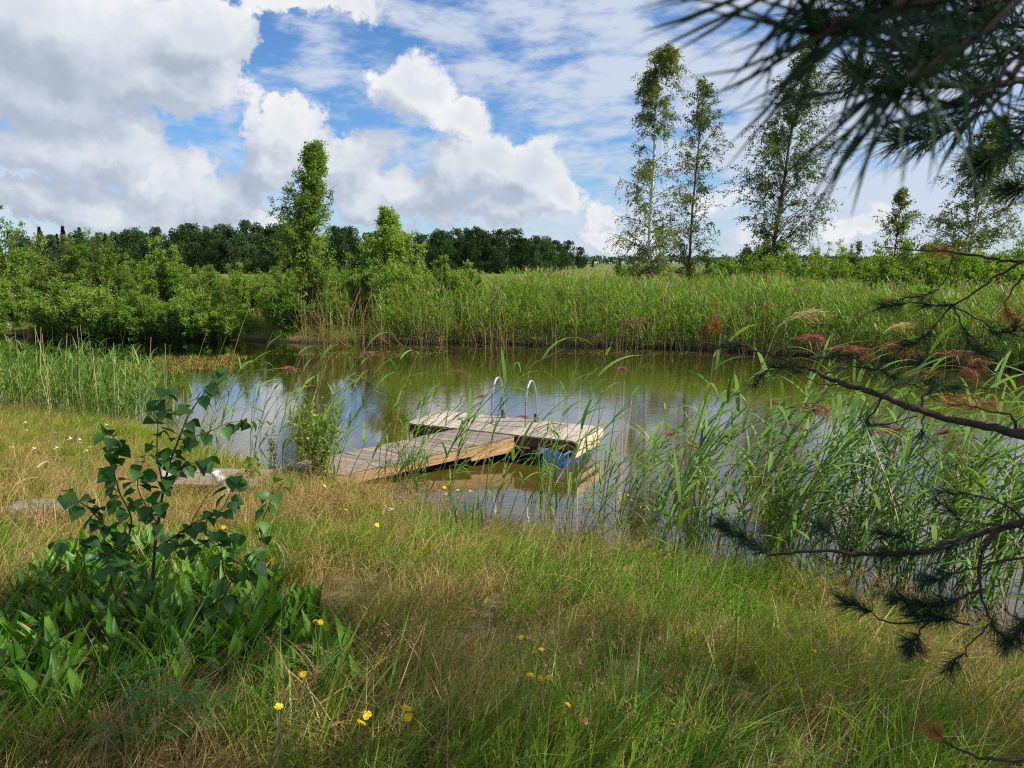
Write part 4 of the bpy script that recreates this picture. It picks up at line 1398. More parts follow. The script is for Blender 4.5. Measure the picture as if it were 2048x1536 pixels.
# landing slab on the bank with two white posts
lc = at_z(428, 955, .34)
lg = thing('landing_step', 'old grey plank step with rotten brown edge at the shore end of the gangway', 'step', lc - V3(0, 0, .15))
ol = np.array(lg.location)
for i in range(4):
    c0 = lc + V3(.06, .22 - i * .15, 0)
    plank_obj('plank', c0 + V3(-.40, .03, 0), c0 + V3(.48, -.03, 0), .07, .014, 'old_wood', lg, None, .008, 60 + i, ol)
g_ = Geo()
box(g_, lc + V3(.04, -.0, -.085) - ol, V3(.38, -.03, 0), V3(.02, .27, 0), V3(0, 0, .07))
ob('crib', g_.mesh('crib', 'rot'), lg)
for (px, py0, py1, wpx, lean, lab) in ((332, 972, 918, 22, .06, 'taller white painted post left of the landing step'), (452, 992, 946, 20, -.30, 'peeling white post leaning at the front of the landing step')):
    b_ = ground_hit(px, py0)
    d_ = np.linalg.norm(b_ - V3(0, 0, CAM_Z))
    h_ = (py0 - py1) / F * d_ * 1.05
    r_ = wpx / 2 / F * d_
    pts = np.array([(0, 0, -.12), (0, 0, h_ * .4), (lean * h_, 0, h_ * .9), (lean * h_ * 1.1, 0, h_), (lean * h_ * 1.1, 0, h_ + .002)])
    me = Geo().add(*tubes(pts, [r_, r_ * 1.03, r_ * .97, r_ * .93, .001], 14)).mesh('post', 'white_paint', True)
    tag(ob('white_post', me, None, b_), lab, 'post', 'white posts by the landing')


# flat stone, sticks and stumps on the left bank
def rock(name, label, cat, loc, sx, sy, sz, mat, seed):
    rng = np.random.default_rng(seed)
    th, ph = np.meshgrid(np.linspace(0, np.pi, 9), np.linspace(0, 2 * np.pi, 16, endpoint=False), indexing='ij')
    d = np.stack([np.sin(th) * np.cos(ph), np.sin(th) * np.sin(ph), np.cos(th)], -1)
    rr_ = 1 + .14 * np.sin(3 * ph + seed) * np.sin(th) + .10 * np.sin(5 * ph + 2 * th) + rng.normal(0, .025, th.shape)
    d = np.sign(d) * np.abs(d) ** .75 * rr_[..., None] * np.array([sx, sy, sz])
    i, j = np.meshgrid(np.arange(8), np.arange(16), indexing='ij')
    f = np.stack([i * 16 + j, (i + 1) * 16 + j, (i + 1) * 16 + (j + 1) % 16, i * 16 + (j + 1) % 16], -1).reshape(-1, 4)
    return tag(ob(name, Geo().add(d, f).mesh(name, mat, True), None, loc), label, cat)


STONE = ground_hit(48, 1036)
rock('flat_stone', 'flat grey stone lying in dry grass at the left edge', 'stone', STONE + V3(0, .1, .02), .30, .22, .08, 'stone', 2)
sb = at_z(16, 662, .15)
rock('pale_stump', 'pale bleached stump at the far water line, left edge', 'stump', sb, .14, .14, .34, 'old_wood', 4)
sb = at_z(64, 668, .12)
rock('brown_stump', 'brown rotten stump at the far water line, right of the pale one', 'stump', sb - V3(0, 0, .1), .16, .16, .24, 'rot', 5)
for n_, (pa, pb_, lab) in enumerate((((-30, 972), (38, 958), 'pale dry stick on the straw at the left edge'), ((30, 990), (84, 976), 'longer pale dry stick in the straw right of the first'),
                                     ((75, 955), (100, 943), 'short grey stick lying above the longer pale one'))):
    a, b_ = ground_hit(*pa) + V3(0, 0, .10), ground_hit(*pb_) + V3(0, 0, .10)
    pts = smooth_path([a, (a + b_) / 2 + V3(0, .02, .03), b_], 6)
    tag(ob('dry_stick', Geo().add(*tubes(pts - a, np.linspace(.014, .008, 6), 6)).mesh('dry_stick', 'reed_dry', True), None, a), lab, 'stick')

# ------------------------------------------------------------------ sapling in the foreground
SB = ground_hit(303, 1258)
DS = float(np.dot(SB - V3(0, 0, CAM_Z), [0, math.cos(PITCH), -math.sin(PITCH)]))
sap = thing('birch_sapling', 'young sapling with dark pointed heart shaped leaves in the left foreground', 'sapling', SB)
SAPL = [  # polylines (px, py, depth offset), start radius
    ([(303, 1262, 0), (304, 1228, 0), (308, 1114, .02), (316, 1049, .03), (328, 974, .04), (341, 922, .05), (357, 880, .06), (377, 831, .08), (406, 789, .1), (432, 753, .12), (452, 735, .13)], .009),
    ([(296, 1262, .02), (224, 1173, .1), (240, 1118, .1), (263, 1043, .08), (240, 987, .05), (227, 935, .03), (230, 883, 0), (211, 860, -.02)], .006),
    ([(243, 1095, .1), (207, 1049, 0), (178, 1017, -.1), (150, 1000, -.15), (120, 990, -.2)], .004),
    ([(328, 974, .04), (315, 916, .0), (316, 847, -.05), (325, 779, -.1)], .004),
    ([(308, 1100, .02), (370, 1059, -.05), (393, 1043, -.1), (442, 1020, -.15), (474, 950, -.2)], .005),
    ([(310, 1262, 0), (445, 1196, -.15), (445, 1131, -.2), (439, 1072, -.22)], .005),
    ([(445, 1180, -.15), (481, 1147, -.1), (520, 1098, -.05), (523, 1049, 0), (546, 994, .05), (569, 961, .08)], .004),
    ([(357, 880, .06), (409, 867, .1), (455, 847, .15), (494, 841, .2)], .003),
    ([(336, 940, .05), (370, 932, 0), (416, 916, -.05)], .003),
    ([(262, 1108, .1), (200, 1085, .0), (150, 1078, -.1), (120, 1082, -.15)], .003),
    ([(306, 1170, .0), (262, 1135, -.15), (225, 1110, -.25), (190, 1105, -.3)], .003),
    ([(316, 1049, .03), (285, 1000, -.1), (275, 960, -.15), (290, 915, -.2)], .003),
    ([(345, 1090, -.02), (400, 1090, -.1), (440, 1060, -.18), (480, 1070, -.2)], .003),
    ([(240, 987, .05), (215, 965, .0), (195, 955, -.05)], .002),
    ([(380, 1052, -.06), (415, 990, .05), (450, 960, .1)], .003),
]


def sap_leaf_mesh(seed, wscale=1.0):
    rng = np.random.default_rng(seed)
    out = [(0, 0), (.05, .22), (.16, .38), (.30, .44), (.45, .40), (.58, .32), (.72, .22), (.86, .10), (1.0, 0)]
    V, n = [], len(out)
    for x_, y_ in out:
        sag = -.22 * x_ ** 2
        j_ = 1 + rng.normal(0, .05)
        V.append((x_, 0, sag))
        V.append((x_, y_ * wscale * j_, sag + .28 * y_))
        V.append((x_, -y_ * wscale * j_, sag + .28 * y_))
    Fc = []
    for i in range(n - 1):
        a_ = i * 3
        Fc.append([a_, a_ + 3, a_ + 4, a_ + 1])
        Fc.append([a_, a_ + 2, a_ + 5, a_ + 3])
    return Geo().add(V, Fc).mesh('sapling_leaf', 'sapling_leaf', True)


SLM = [sap_leaf_mesh(i, ws) for i, ws in enumerate((1, 1.1, .9, 1.05))]
rs = random.Random(23)
nleaf = 0
for bi_, (pl, r0) in enumerate(SAPL):
    pts = np.array([at_depth(a_, b_, DS + c_) for a_, b_, c_ in pl])
    n_ = 6 * len(pl)
    path = smooth_path(pts, n_)
    if bi_ in (0, 1, 5):
        path[0] = SB + V3(.02 * bi_ - .02, 0, -.03)
    me = Geo().add(*tubes(path - SB, np.linspace(r0, .0014, n_), 6)).mesh('stem' if bi_ == 0 else 'branch', 'twig_red', True)
    br_ = ob('stem' if bi_ == 0 else 'branch', me, sap)
    seg = np.linalg.norm(np.diff(path, axis=0), axis=1)
    cum = np.concatenate([[0], np.cumsum(seg)])
    s_ = cum[-1] * (.30 if bi_ in (0, 1) else .16)
    k_ = 0
    while s_ < cum[-1] + .02 and nleaf < 300:
        P = np.array([np.interp(min(s_, cum[-1]), cum, path[:, c_]) for c_ in range(3)])
        i_ = min(int(np.searchsorted(cum, min(s_, cum[-1]))), n_ - 1)
        tan_ = unit(path[i_] - path[max(i_ - 1, 0)])
        for q_ in range(2 if rs.random() < .45 else 1):
            azl = rs.uniform(0, 2 * math.pi)
            dirv = unit(V3(math.cos(azl) * .75, math.sin(azl) * 1.15, 0) + .4 * tan_ + V3(0, 0, rs.uniform(-.6, .1)))
            tilt = -math.asin(max(-1, min(1, dirv[2])))
            o = ob('leaf', rs.choice(SLM), sap, P + dirv * .022 - SB, (rs.gauss(0, .55), tilt + rs.uniform(.15, .85), math.atan2(dirv[1], dirv[0])), rs.uniform(.054, .090))
            nleaf += 1
        s_ += rs.uniform(.0265, .040)
        k_ += 1

# ------------------------------------------------------------------ broad leaved ground plants
def lily_leaf(seed, L, wd, a0, a1, mat='lily_leaf'):
    k_ = 6
    V = []
    c = V3(0, 0, 0)
    pr = [.10, .55, .95, 1.0, .80, .42, .02]
    for i in range(k_ + 1):
        if i:
            th = a0 + (a1 - a0) * (i - .5) / k_
            c = c + L / k_ * V3(math.sin(th), 0, math.cos(th))
        th = a0 + (a1 - a0) * i / k_
        nrm = V3(-math.cos(th), 0, math.sin(th))
        hw = wd / 2 * pr[i]
        V += [c + V3(0, -hw, 0) + nrm * hw * .55, c, c + V3(0, hw, 0) + nrm * hw * .55]
    Fc = []
    for i in range(k_):
        a_ = i * 3
        Fc += [[a_, a_ + 1, a_ + 4, a_ + 3], [a_ + 1, a_ + 2, a_ + 5, a_ + 4]]
    return Geo().add(V, Fc).mesh('broad_leaf', mat, True)


LL = [lily_leaf(i, *p) for i, p in enumerate(((.23, .046, .10, .5), (.21, .044, .2, .8), (.25, .050, .05, .4), (.16, .040, .3, 1.1), (.22, .048, .2, .9)))]
LO = lily_leaf(9, .22, .05, .5, 1.5, 'lily_old')


def in_poly(x, y, poly):
    c = np.zeros(np.shape(x), bool)
    n = len(poly)
    for i in range(n):
        (x0, y0), (x1, y1) = poly[i], poly[(i + 1) % n]
        cond = ((y0 > y) != (y1 > y)) & (x < (x1 - x0) * (y - y0) / (y1 - y0 + 1e-12) + x0)
        c ^= cond
    return c


LPX = [(-200, 1330), (0, 1265), (90, 1160), (160, 1110), (300, 1105), (470, 1125), (560, 1180), (640, 1250), (700, 1330), (720, 1400), (600, 1400), (480, 1370), (330, 1390), (180, 1440), (60, 1450), (-200, 1500)]
LPOLY = [tuple(ground_hit(*p)[:2]) for p in LPX]
lx = [p[0] for p in LPOLY]
ly = [p[1] for p in LPOLY]
cand = []
while len(cand) < 292:
    x, y = rs.uniform(min(lx), max(lx)), rs.uniform(min(ly), max(ly))
    if in_poly(x, y, LPOLY) and all((x - a_) ** 2 + (y - b_) ** 2 > .0045 for a_, b_ in cand[-120:]):
        cand.append((x, y))
extra = [(1140 // 2 + 80, 1330), (640, 1370), (690, 1395), (90, 1440), (160, 1490), (40, 1480), (520, 1420)]
cand += [tuple(ground_hit(*p)[:2]) for p in extra]
for n_, (x, y) in enumerate(cand):
    ddx, ddy = x - SB[0], y - SB[1]
    zone = ('close around the sapling stem' if math.hypot(ddx, ddy) < .42 else ('left behind the sapling' if ddx < 0 else 'right behind the sapling') if ddy > .25 else
            ('at the left picture edge' if ddx < -1.1 else 'in the patch left of the sapling' if ddx < -.3 else 'in the patch right of the sapling' if ddx > .35 else 'in front of the sapling'))
    t = thing('broad_leaved_plant', 'low broad leaved green plant ' + zone if n_ < 292 else 'separate broad leaved green plant in the grass ' + ('right of the dense patch' if ddx > 0 else 'below the dense patch, bottom left'), 'plant', (x, y, float(gz(x, y)) - .01),
              'broad leaved plants ' + zone if n_ < 292 else 'outlying broad leaved plants' + (' at right' if ddx > 0 else ' at left'), rs.uniform(0, 6.28), rs.uniform(.8, 1.15))
    a_ = rs.uniform(0, 6.28)
    for k_ in range(rs.choice((5, 5, 6))):
        old = rs.random() < .015
        o = ob('leaf', LO if old else rs.choice(LL), t, (rs.uniform(-.02, .02), rs.uniform(-.02, .02), 0), (rs.uniform(-.2, .2), rs.uniform(-.1, .3), a_ + k_ * 2.2 + rs.uniform(-.4, .4)), rs.uniform(.8, 1.15))
        if old:
            o['label'] = 'withered yellow brown leaf'

# ------------------------------------------------------------------ flowers
def daisy_mesh(seed, r=.016, cup=.25):
    rng = np.random.default_rng(seed)
    g_ = Geo()
    for ring, (n, L, up_) in enumerate(((16, r, cup), (12, r * .7, cup + .35))):
        a_ = np.arange(n) * 2 * np.pi / n + rng.normal(0, .08, n)
        g_.add(*strips(np.zeros((n, 3)), a_, L * rng.uniform(.85, 1.1, n), L * .30, 1.57 - up_, 1.57 - up_ + rng.uniform(-.1, .5, n), 2, [.6, 1, .8]))
    return g_.mesh('flower_head', 'yellow')


DM = [daisy_mesh(i) for i in range(3)]


def stalk(t, h, lean, az_, r=.0016, mat='reed_stem'):
    p = smooth_path([(0, 0, -.02), (lean * .25 * math.cos(az_), lean * .25 * math.sin(az_), h * .5), (lean * math.cos(az_), lean * math.sin(az_), h)], 6)
    ob('stem', Geo().add(*tubes(p, np.linspace(r * 1.3, r, 6), 5)).mesh('stem', mat), t)
    return p[-1]


yl = [  # px, py of the head, height, heads, where
    (555, 1413, .30, 2, 'leftmost yellow flower near the bottom, two small heads'), (586, 1402, .32, 1, 'single flat yellow flower right beside the leftmost bottom one'),
    (735, 1432, .26, 2, 'biggest yellow double flower at the bottom left of centre'), (815, 1418, .28, 2, 'yellow flower with two heads right of the biggest double one'),
    (608, 1347, .34, 2, 'small yellow flower in the edge of the broad leaved patch'), (630, 1241, .34, 2, 'yellow flower standing at the right border of the broad leaved patch'),
    (1040, 1275, .36, 3, 'upper yellow flower cluster in the middle of the grass'), (1080, 1300, .34, 2, 'shaggy yellow flower just below the upper cluster'),
    (1062, 1352, .30, 1, 'left head of the row of three yellow flowers in the grass'), (1083, 1358, .30, 1, 'middle head of the row of three yellow flowers in the grass'), (1102, 1354, .30, 1, 'right head of the row of three yellow flowers in the grass'),
    (1135, 1408, .24, 1, 'small lone yellow flower right below the row of three'), (888, 975, .40, 4, 'yellow flower cluster by the water below the gangway'), (915, 980, .38, 2, 'yellow flower close right of the cluster below the gangway'),
    (940, 982, .38, 2, 'small yellow flower second right of the cluster below the gangway'), (695, 1014, .36, 2, 'yellow flower in dry grass below the gangway foot'),
    (650, 972, .4, 1, 'tiny yellow flower by the willow bush foot'), (455, 1070, .38, 2, 'yellow flower behind the right branches of the sapling'), (440, 1053, .38, 2, 'upper yellow flower behind the right branches of the sapling'),
    (484, 938, .45, 2, 'bright yellow flower beside the landing step'), (540, 905, .45, 2, 'yellow flower standing before the water left of the willow bush'), (372, 884, .45, 1, 'yellow flower seen through the top of the sapling'),
    (1630, 1302, .2, 1, 'faint yellow flower low in the grass at right'), (755, 1050, .35, 1, 'small yellow flower in the reddish grass left of centre'),
]
for n_, (px, py, h, heads, lab) in enumerate(yl):
    r_ = ray(px, py)
    tt = np.linspace(1.5, 14, 4000)
    Pp = V3(0, 0, CAM_Z) + tt[:, None] * r_
    i = int(np.argmax(Pp[:, 2] < np.maximum(gz(Pp[:, 0], Pp[:, 1]), 0) + h))
    hd_ = Pp[i]
    t = thing('yellow_flower', lab, 'flower', (hd_[0], hd_[1], float(gz(hd_[0], hd_[1]))), 'yellow flowers in the grass')
    hz = hd_[2] - float(gz(hd_[0], hd_[1]))
    for k_ in range(heads):
        e_ = stalk(t, hz - .015 * k_, .005 + .018 * k_, 1.9 * k_ + n_)
        big = 1.25 if 'biggest' in lab else 1.0
        ob('flower_head', DM[(n_ + k_) % 3], t, e_, (rs.uniform(-.6, .9), rs.uniform(-.6, .6), rs.uniform(0, 6)), big * rs.uniform(.68, .92) * (1.0 if py > 1150 else 1.25))
    g_ = Geo().add(*strips(np.array([(0, 0, hz * f_) for f_ in (.1, .2, .3, .4, .52, .64)]), np.arange(6) * 2.4, .06, .008, .5, 1.3, 2, [.6, 1, .1]))
    ob('leaves', g_.mesh('leaves', 'grass_green'), t)

# tall yellow ragwort clusters by the reeds
for n_, (px, py, lab) in enumerate(((1245, 990, 'loose yellow flower spray on a tall stalk before the right reeds'), (1300, 1012, 'smaller faded yellow spray right behind the loose yellow one'))):
    hd_ = at_y(px, py, 6.0)
    t = thing('yellow_spray', lab, 'flower', (hd_[0], hd_[1], float(gz(hd_[0], hd_[1]))), 'tall yellow sprays')
    hz = hd_[2] - t.location[2]
    stalk(t, hz, .01, 0, .003)
    for k_ in range(12 if n_ == 0 else 6):
        ob('flower_head', DM[k_ % 3], t, (rs.gauss(0, .05), rs.gauss(0, .04), hz + rs.uniform(-.07, .07)), (rs.uniform(-.6, .9), rs.uniform(-.6, .6), rs.uniform(0, 6)), rs.uniform(.4, .65))
    g_ = Geo().add(*strips(np.array([(0, 0, hz * f_) for f_ in np.linspace(.15, .95, 16)]), np.arange(16) * 2.4, .09, .012, .5, 1.3, 2, [.6, 1, .1]))
    ob('leaves', g_.mesh('leaves', 'grass_green'), t)

# little white yarrow heads in the lit grass
rng = np.random.default_rng(2)
g_ = Geo()
for _ in range(14):
    c = V3(rng.normal(0, .016), rng.normal(0, .016), rng.normal(0, .003))
    g_.add(*strips(c + np.zeros((5, 3)), np.arange(5) * 1.257, .009, .009, 1.4, 1.5, 1, [1, .7]))
WM = g_.mesh('flower_head', 'white_petal')
for n_, (px, py) in enumerate(((50, 845), (53, 861), (26, 895), (71, 897), (113, 865), (115, 895), (140, 877), (158, 879), (164, 871), (161, 885), (184, 894), (175, 901), (782, 1018), (1085, 945), (212, 850))):
    r_ = ray(px, py)
    tt = np.linspace(3, 18, 4000)
    Pp = V3(0, 0, CAM_Z) + tt[:, None] * r_
    i = int(np.argmax(Pp[:, 2] < np.maximum(gz(Pp[:, 0], Pp[:, 1]), 0) + .3))
    hd_ = Pp[i]
    zg = float(gz(hd_[0], hd_[1]))
    lab = 'tiny white flower in the bright short grass on the left bank' if px < 300 else ('single white flower in dry grass below the gangway' if px < 900 else 'single white flower among stalks before the platform')
    t = thing('white_flower', lab, 'flower', (hd_[0], hd_[1], zg), 'white flowers on the left bank' if px < 300 else None)
    e_ = stalk(t, hd_[2] - zg, .01, n_)
    ob('flower_head', WM, t, e_, (rs.uniform(-.3, .5), rs.uniform(-.3, .3), 0), .7)

# ------------------------------------------------------------------ willow bush by the gangway and other plants
def twig_bush(label, name, px, py, h, wd, stems, lpt, leaf, mat, seed, cat='bush', wid=.2):
    rng = np.random.default_rng(seed)
    b_ = ground_hit(px, py)
    t = thing(name, label, cat, b_)
    az_ = rng.uniform(0, 6.28, stems)
    hh = h * rng.uniform(.55, 1.05, stems)
    out = wd * rng.random(stems) ** .6
    hd = np.stack([np.cos(az_), np.sin(az_), np.zeros(stems)], 1)
    s = np.linspace(0, 1, 6)[None, :, None]
    path = hd[:, None] * (out[:, None, None] * s) + V3(0, 0, 1) * hh[:, None, None] * s
    path[:, 1:] += rng.normal(size=(stems, 5, 3)) * .02
    kind(ob('stems', Geo().add(*tubes(path, np.linspace(.006, .002, 6)[None].repeat(stems, 0), 4)).mesh('stems', 'reed_stem'), t), 'stuff')
    si = np.repeat(np.arange(stems), lpt)
    uu = .12 + .88 * rng.random(len(si))
    k_ = np.minimum((uu * 5).astype(int), 4)
    lp = path[si, k_] + (path[si, k_ + 1] - path[si, k_]) * (uu * 5 - k_)[:, None] + rng.normal(size=(len(si), 3)) * .012
    kind(ob('foliage', Geo().add(*leaf_quads(lp, leaf, (0, 0, .35), rng, wid)).mesh('foliage', mat), t), 'stuff')
    return t


twig_bush('bright yellow green willow bush at the foot of the gangway', 'willow_bush', 640, 965, .98, .30, 34, 44, .062, 'willow_leaf', 3)
twig_bush('thin single leafy shoot before the water left of the willow bush', 'leafy_shoot', 545, 955, .75, .05, 4, 30, .035, 'willow_leaf', 4, 'shoot', .4)
twig_bush('small bright leafy sprig at the right end of the landing step', 'leafy_sprig', 508, 975, .32, .12, 8, 12, .07, 'willow_leaf', 5, 'plant', .42)
twig_bush('light green leafy bush cut by the left picture edge', 'leafy_bush', -25, 845, .85, .35, 20, 34, .06, 'willow_leaf', 6, 'bush', .3)
twig_bush('slim willow shoot with narrow leaves right of the sapling top', 'willow_shoot', 600, 930, 1.05, .12, 5, 30, .07, 'willow_leaf', 8, 'shoot', .14)
twig_bush('pale herb with narrow leaves among the right reeds', 'tall_herb', 1690, 1150, .8, .16, 9, 36, .06, 'willow_leaf', 9, 'plant', .16)
twig_bush('leafy herb in the right reeds above the pine branch', 'tall_herb', 1560, 1090, .75, .18, 9, 32, .055, 'shrub_leaf', 10, 'plant', .2)

# rowan seedlings with feathery leaves
for n_, (px, py, h, lab) in enumerate(((335, 1470, .20, 'small rowan seedling with feathery blue green leaves at the bottom'), (300, 1400, .15, 'smaller rowan seedling behind the bottom one'), (250, 1520, .16, 'low rowan seedling at the bottom edge left'), (400, 1500, .18, 'rowan seedling at the bottom edge right of the others'))):
    b_ = ground_hit(px, py)
    t = thing('rowan_seedling', lab, 'seedling', b_, 'rowan seedlings', n_ * 1.3)
    stalk(t, h, .02, n_, .0025, 'twig_red')
    for k_ in range(5):
        a_ = k_ * 1.26 + .4
        g_ = Geo()
        sx = np.linspace(.02, .12, 6)
        for sgn in (-1, 1):
            P = np.stack([sx, np.zeros(6), .10 * sx / .12 - 3.5 * sx ** 2], 1)
            g_.add(*strips(P, sgn * 1.2, .034, .013, 1.25, 1.75, 2, [.6, 1, .15]))
        g_.add(*strips([(0, 0, 0)], 0, .15, .003, .7, 1.6, 4))
        ob('leaf', g_.mesh('leaf', 'sapling_leaf'), t, (0, 0, h * (.45 + .12 * k_)), (0, 0, a_))


# cattail clumps with broad blades
def cattails(label, px, py, n, h, seed, spike=False):
    rng = np.random.default_rng(seed)
    b_ = ground_hit(px, py)
    t = thing('cattail_clump', label, 'cattails', b_, 'cattail clumps at the water edge')
    for i in range(n):
        g_ = Geo().add(*strips(np.array([[rng.normal(0, .07), rng.normal(0, .05), -.05]]), rng.uniform(0, 6.28), h * rng.uniform(.65, 1.05), .015, rng.uniform(.02, .15), rng.uniform(.1, .5), 5, [.8, 1, 1, .9, .6, .05], rng.uniform(0, 3)))
        ob('blade', g_.mesh('blade', 'reed_leaf'), t)
    if spike:
        ob('stem', Geo().add(*tubes([(0, 0, 0), (.02, 0, h * .5), (.03, 0, h * .92)], [.004, .004, .002], 5)).mesh('stem', 'reed_stem'), t)
        ob('seed_head', Geo().add(*tubes([(.028, 0, h * .78), (.029, 0, h * .79), (.03, 0, h * .88), (.03, 0, h * .89)], [.002, .011, .011, .002], 8)).mesh('seed_head', 'rot', True), t)


cattails('dark clump of upright cattail blades in front of the gangway', 930, 1090, 20, .62, 2)
cattails('cattail clump with brown spike before the platform end', 1095, 1010, 14, .85, 3, True)
cattails('cattail clump at the lower end of the orange beam', 665, 985, 12, .6, 4)
cattails('cattail clump in front of the gangway middle', 835, 985, 14, .75, 5)
cattails('cattail clump among the right reeds above the pine branch tip', 1395, 1110, 14, .95, 6)
cattails('cattail clump standing behind the pine branch tip', 1560, 1120, 16, 1.0, 7)
cattails('tall cattail clump at the right picture edge', 1800, 1180, 16, 1.1, 8)


# ------------------------------------------------------------------ grasses on the near bank
def tuft(seed, n, h, wd, lean, r, mat, k_=4, head=0, windy=.6, wspread=1.1):
    rng = np.random.default_rng(seed)
    P = np.stack([rng.normal(0, r, n), rng.normal(0, r, n), np.full(n, -.03)], 1)
    H = np.where(rng.random(n) < windy, rng.normal(0, .7, n), rng.uniform(0, 6.28, n))
    L = h * rng.uniform(.55, 1.1, n)
    a0, a1 = rng.uniform(0, lean * .5, n), rng.uniform(lean * .6, lean * 1.9, n)
    g_ = Geo().add(*strips(P, H, L, wd * rng.uniform(.7, 1.2, n), a0, a1, k_, None, rng.uniform(-wspread, wspread, n)))
    if head:
        V = g_.V[0].reshape(n, k_ + 1, 2, 3).mean(2)
        i = np.repeat(np.arange(n), head)
        u_ = rng.random(len(i))
        kk = np.where(u_ < .5, k_ - 1, k_ - 1)
        base = V[i, kk] + (V[i, kk + 1] - V[i, kk]) * u_[:, None] + rng.normal(0, .011, (len(i), 3)) * (1.25 - u_)[:, None]
        g_.add(*strips(base, rng.uniform(0, 6.28, len(i)), .012, .0036, rng.uniform(.3, 1.2, len(i)), rng.uniform(.8, 1.8, len(i)), 1, [1, .3], rng.uniform(0, 3, len(i))), mi=1)
    return g_.mesh('tuft', [mat, 'grass_seed'] if head else mat)


def tuft_collection(name, meshes):
    c = bpy.data.collections.new(name)
    for m_ in meshes:
        c.objects.link(bpy.data.objects.new(name + '_tuft', m_))
    return c


def scatter(name, label, cat, P, rot, scl, idx, coll):
    """one stuff object: tufts of the collection instanced on its vertices"""
    me = bpy.data.meshes.new(name)
    me.vertices.add(len(P))
    me.vertices.foreach_set('co', P.astype(np.float32).ravel())
    for nm, tp, dat, key in (('rot', 'FLOAT_VECTOR', rot, 'vector'), ('scl', 'FLOAT', scl, 'value'), ('idx', 'INT', idx, 'value')):
        a_ = me.attributes.new(nm, tp, 'POINT')
        a_.data.foreach_set(key, np.asarray(dat, np.int32 if tp == 'INT' else np.float32).ravel())
    o = ob(name, me)
    ng = bpy.data.node_groups.new(name, 'GeometryNodeTree')
    ng.interface.new_socket('Geometry', in_out='INPUT', socket_type='NodeSocketGeometry')
    ng.interface.new_socket('Geometry', in_out='OUTPUT', socket_type='NodeSocketGeometry')
    nn_ = ng.nodes
    gi_, go_ = nn_.new('NodeGroupInput'), nn_.new('NodeGroupOutput')
    ci_ = nn_.new('GeometryNodeCollectionInfo')
    ci_.inputs['Collection'].default_value = coll
    ci_.inputs['Separate Children'].default_value = True
    ci_.inputs['Reset Children'].default_value = True
    ip = nn_.new('GeometryNodeInstanceOnPoints')
    ip.inputs['Pick Instance'].default_value = True

    def attr(nm, tp):
        a_ = nn_.new('GeometryNodeInputNamedAttribute')
        a_.data_type = tp
        a_.inputs['Name'].default_value = nm
        return a_.outputs['Attribute']
    e2r = nn_.new('FunctionNodeEulerToRotation')
    lk = ng.links.new
    lk(gi_.outputs[0], ip.inputs['Points'])
    lk(ci_.outputs[0], ip.inputs['Instance'])
    lk(attr('idx', 'INT'), ip.inputs['Instance Index'])
    lk(attr('rot', 'FLOAT_VECTOR'), e2r.inputs[0])
    lk(e2r.outputs[0], ip.inputs['Rotation'])
    lk(attr('scl', 'FLOAT'), ip.inputs['Scale'])
    lk(ip.outputs[0], go_.inputs[0])
    md = o.modifiers.new('scatter', 'NODES')
    md.node_group = ng
    return kind(tag(o, label, cat), 'stuff')


TG = tuft_collection('green', [tuft(i, 46, h, .0056, ln, .05, 'grass_green') for i, (h, ln) in enumerate(((.34, .6), (.40, .75), (.30, .5), (.36, .9)))])
for i_ in range(2):
    TG.objects.link(bpy.data.objects.new('green_tuft', tuft(60 + i_, 13, .44, .0105, .9, .06, 'grass_green', 5)))
TS = tuft_collection('short', [tuft(10 + i, 50, h, .0052, ln, .06, 'grass_short') for i, (h, ln) in enumerate(((.20, .6), (.25, .8), (.17, .5)))])
TD = tuft_collection('dry', [tuft(20 + i, 30, h, .0046, ln, .06, 'grass_dry', 5) for i, (h, ln) in enumerate(((.36, .9), (.42, 1.2), (.30, .8)))])
TH = tuft_collection('seed', [tuft(30 + i, 18, h, .0020, ln, .07, 'grass_dry', 5, 26, .6) for i, (h, ln) in enumerate(((.48, .6), (.55, .8), (.42, .5)))])

rng = np.random.default_rng(77)


def field(blobs, x, y):
    f_ = np.zeros_like(x)
    for (px, py, rx, ry, w_) in blobs:
        c = ground_hit(px, py)
        f_ += w_ * np.exp(-((x - c[0]) / rx) ** 2 - ((y - c[1]) / ry) ** 2)
    return f_


def vnoise(x, y, s, seed):
    r_ = np.random.default_rng(seed)
    f_ = np.zeros_like(x)
    for _ in range(9):
        a_ = r_.uniform(0, 6.28)
        k_ = s * r_.uniform(.6, 1.8)
        f_ += np.sin((x * math.cos(a_) + y * math.sin(a_)) * k_ + r_.uniform(0, 6.28))
    return f_ / 4.2


def land_points(n):
    x = rng.uniform(-10.5, 5.5, n)
    y = rng.uniform(.7, 13.8, n)
    s = shore_s(x, y)
    ok = (s > -.12) & (np.abs(x) < 1.4 + .95 * np.maximum(y, 1)) & ~((np.abs(x - lc[0] - .05) < .36) & (np.abs(y - lc[1]) < .20)) & ~((np.abs(x - STONE[0]) < .22) & (np.abs(y - STONE[1] - .1) < .13))
    return x[ok], y[ok], s[ok]


